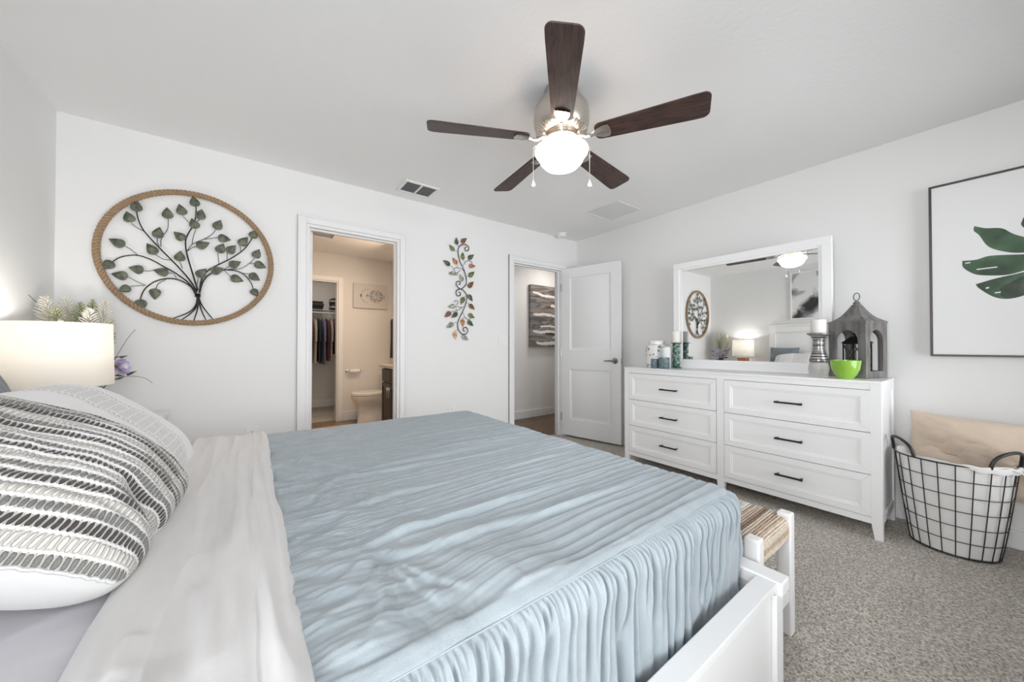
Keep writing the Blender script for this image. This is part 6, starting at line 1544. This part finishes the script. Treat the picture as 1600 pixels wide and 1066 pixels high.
# ------------------------------------------------------------------ closet contents
wsf = empty('wire_shelf', (0.9, 7.0, 1.72), label='white wire closet shelf with hanging rod beyond the bathroom', cat='shelf')
s_ = MB()
for yy_ in np.linspace(-0.22, 0.18, 12): s_.cyl((-1.28, yy_, 0), (0.64, yy_, 0), 0.0028, 5)
for xx_ in np.linspace(-1.25, 0.62, 24): s_.cyl((xx_, -0.22, -0.004), (xx_, 0.19, -0.004), 0.002, 5)
s_.build('wire_deck', M['plastic'], wsf, fix=False)
MB().cyl((-1.28, -0.20, -0.05), (0.64, -0.20, -0.05), 0.010, 12).build('hanging_rod', M['plastic'], wsf)
RODY, RODZ = 6.80, 1.67
garments = [(0.62, 'maroon_stripe', (0.16, 0.03, 0.035), 'striped maroon shirt, furthest left of the closet row', .62), (0.72, 'olive', (0.20, 0.18, 0.13), 'olive brown shirt hanging left of the maroon striped one in the closet', .70),
            (0.80, 'redstripe', (0.32, 0.06, 0.06), 'red and white striped shirt at the left side of the closet opening', .58), (0.875, 'cream', (0.50, 0.46, 0.38), 'cream beige shirt beside the red striped one in the closet', .74),
            (0.940, 'black', (0.03, 0.03, 0.035), 'black shirt between the cream and the steel blue ones in the closet', .72), (1.000, 'blue', (0.16, 0.20, 0.30), 'steel blue shirt in the middle of the closet row', .76),
            (1.060, 'wine', (0.14, 0.035, 0.05), 'wine red shirt right of the steel blue one in the closet', .70), (1.115, 'greygreen', (0.42, 0.44, 0.40), 'grey green shirt right of the wine red one in the closet', .66),
            (1.185, 'darkred', (0.22, 0.04, 0.04), 'dark red shirt beside the tan jacket in the closet', .60), (1.255, 'tanjacket', (0.48, 0.38, 0.26), 'tan long-sleeved jacket at the right end of the closet row', .64)]
rg = random.Random(21)
for gx, nm, colr_, lab, ln in garments:
    g0 = empty('hanging_garment', (gx, RODY, RODZ), rotz=R(rg.uniform(-2.5, 2.5)), label=lab, cat='clothing')
    if 'stripe' in nm:
        mm, n, l, b = new_mat('cloth_' + nm); tc = n.new('ShaderNodeTexCoord'); sx = n.new('ShaderNodeSeparateXYZ'); l.new(tc.outputs['Object'], sx.inputs[0])
        f1 = mth('LESS_THAN', mth('FRACT', mth('MULTIPLY', sx.outputs[2], 22.0)), 0.45); l.new(mixc(f1, colr_, (0.55, 0.50, 0.48)), b.inputs['Base Color']); b.inputs['Roughness'].default_value = 0.9
    else: mm = mat('cloth_' + nm, colr_, 0.9, bump=0.3, bscale=120)
    su, sv = np.meshgrid(np.linspace(-1, 1, 26), np.linspace(0, 1, 30), indexing='ij')
    wdt = 0.21 + 0.02 * sv; yv = su * wdt; zv = -0.105 - 0.055 * np.abs(su) ** 1.4 * (1 - sv * 0.7) - ln * sv - 0.0
    th_g = 0.021 * (1 - np.abs(su) ** 6 * 0.6) * (0.45 + 0.55 * sstep(0, 0.12, sv)); wav = 0.010 * np.sin(su * 6 + gx * 30 + sv * 2) * sv
    A_g = np.stack([wav + th_g, yv, zv], -1); B_g = np.stack([wav - th_g, yv, zv], -1)
    gm = MB().grid(A_g).grid(B_g, flip=True)
    for i0 in (0, -1): gm.grid(np.stack([A_g[i0], B_g[i0]], 0)); gm.grid(np.stack([A_g[:, i0], B_g[:, i0]], 0))
    for s in (-1, 1): gm.tube([(0, s * .19, -0.15), (0.002, s * .235, -0.30), (0.001, s * .25, -0.50)], [0.021, 0.020, 0.016], 8)
    gm.build('cloth', mm, g0, angle=60)
    hg = MB().tube([(0, -0.18, -0.145), (0, -0.02, -0.095), (0, 0, -0.085), (0, 0.02, -0.095), (0, 0.18, -0.145)], 0.004, 6).tube([(0, 0, -0.09), (0, 0, -0.03), (0, 0.014, 0.006), (0, 0.0, 0.018), (0, -0.014, 0.006)], 0.002, 6)
    hg.build('hanger', M['chrome'], g0)
def fold_pile(x, y, z, n_, w_, d_, cols, lab, cat='clothes pile'):
    r_ = empty('folded_clothes', (x, y, z), label=lab, cat=cat)
    zz = 0
    for k in range(n_):
        t_ = 0.034; ww = w_ * rg.uniform(.82, 1); dd = d_ * rg.uniform(.85, 1)
        MB().box((-ww / 2, -dd / 2, zz), (ww / 2, dd / 2, zz + t_)).build('folded_layer', cols[k % len(cols)], r_, bevel=0.013, seg=3); zz += t_ + 0.001
M['bk1'] = mat('black_knit', (0.018, 0.018, 0.02), 0.95); M['bk2'] = mat('charcoal_knit', (0.06, 0.06, 0.065), 0.95); M['grk'] = mat('grey_knit', (0.42, 0.41, 0.40), 0.95)
fold_pile(0.90, 6.92, 1.7235, 4, 0.26, 0.30, [M['bk1'], M['bk1'], M['bk2'], M['bk1']], 'low pile of folded black clothes on the wire shelf, left')
fold_pile(1.215, 6.92, 1.7235, 6, 0.17, 0.28, [M['bk1'], M['grk'], M['bk2'], M['bk1'], M['grk'], M['bk2']], 'tall narrow pile of black and grey folded clothes on the wire shelf, right')
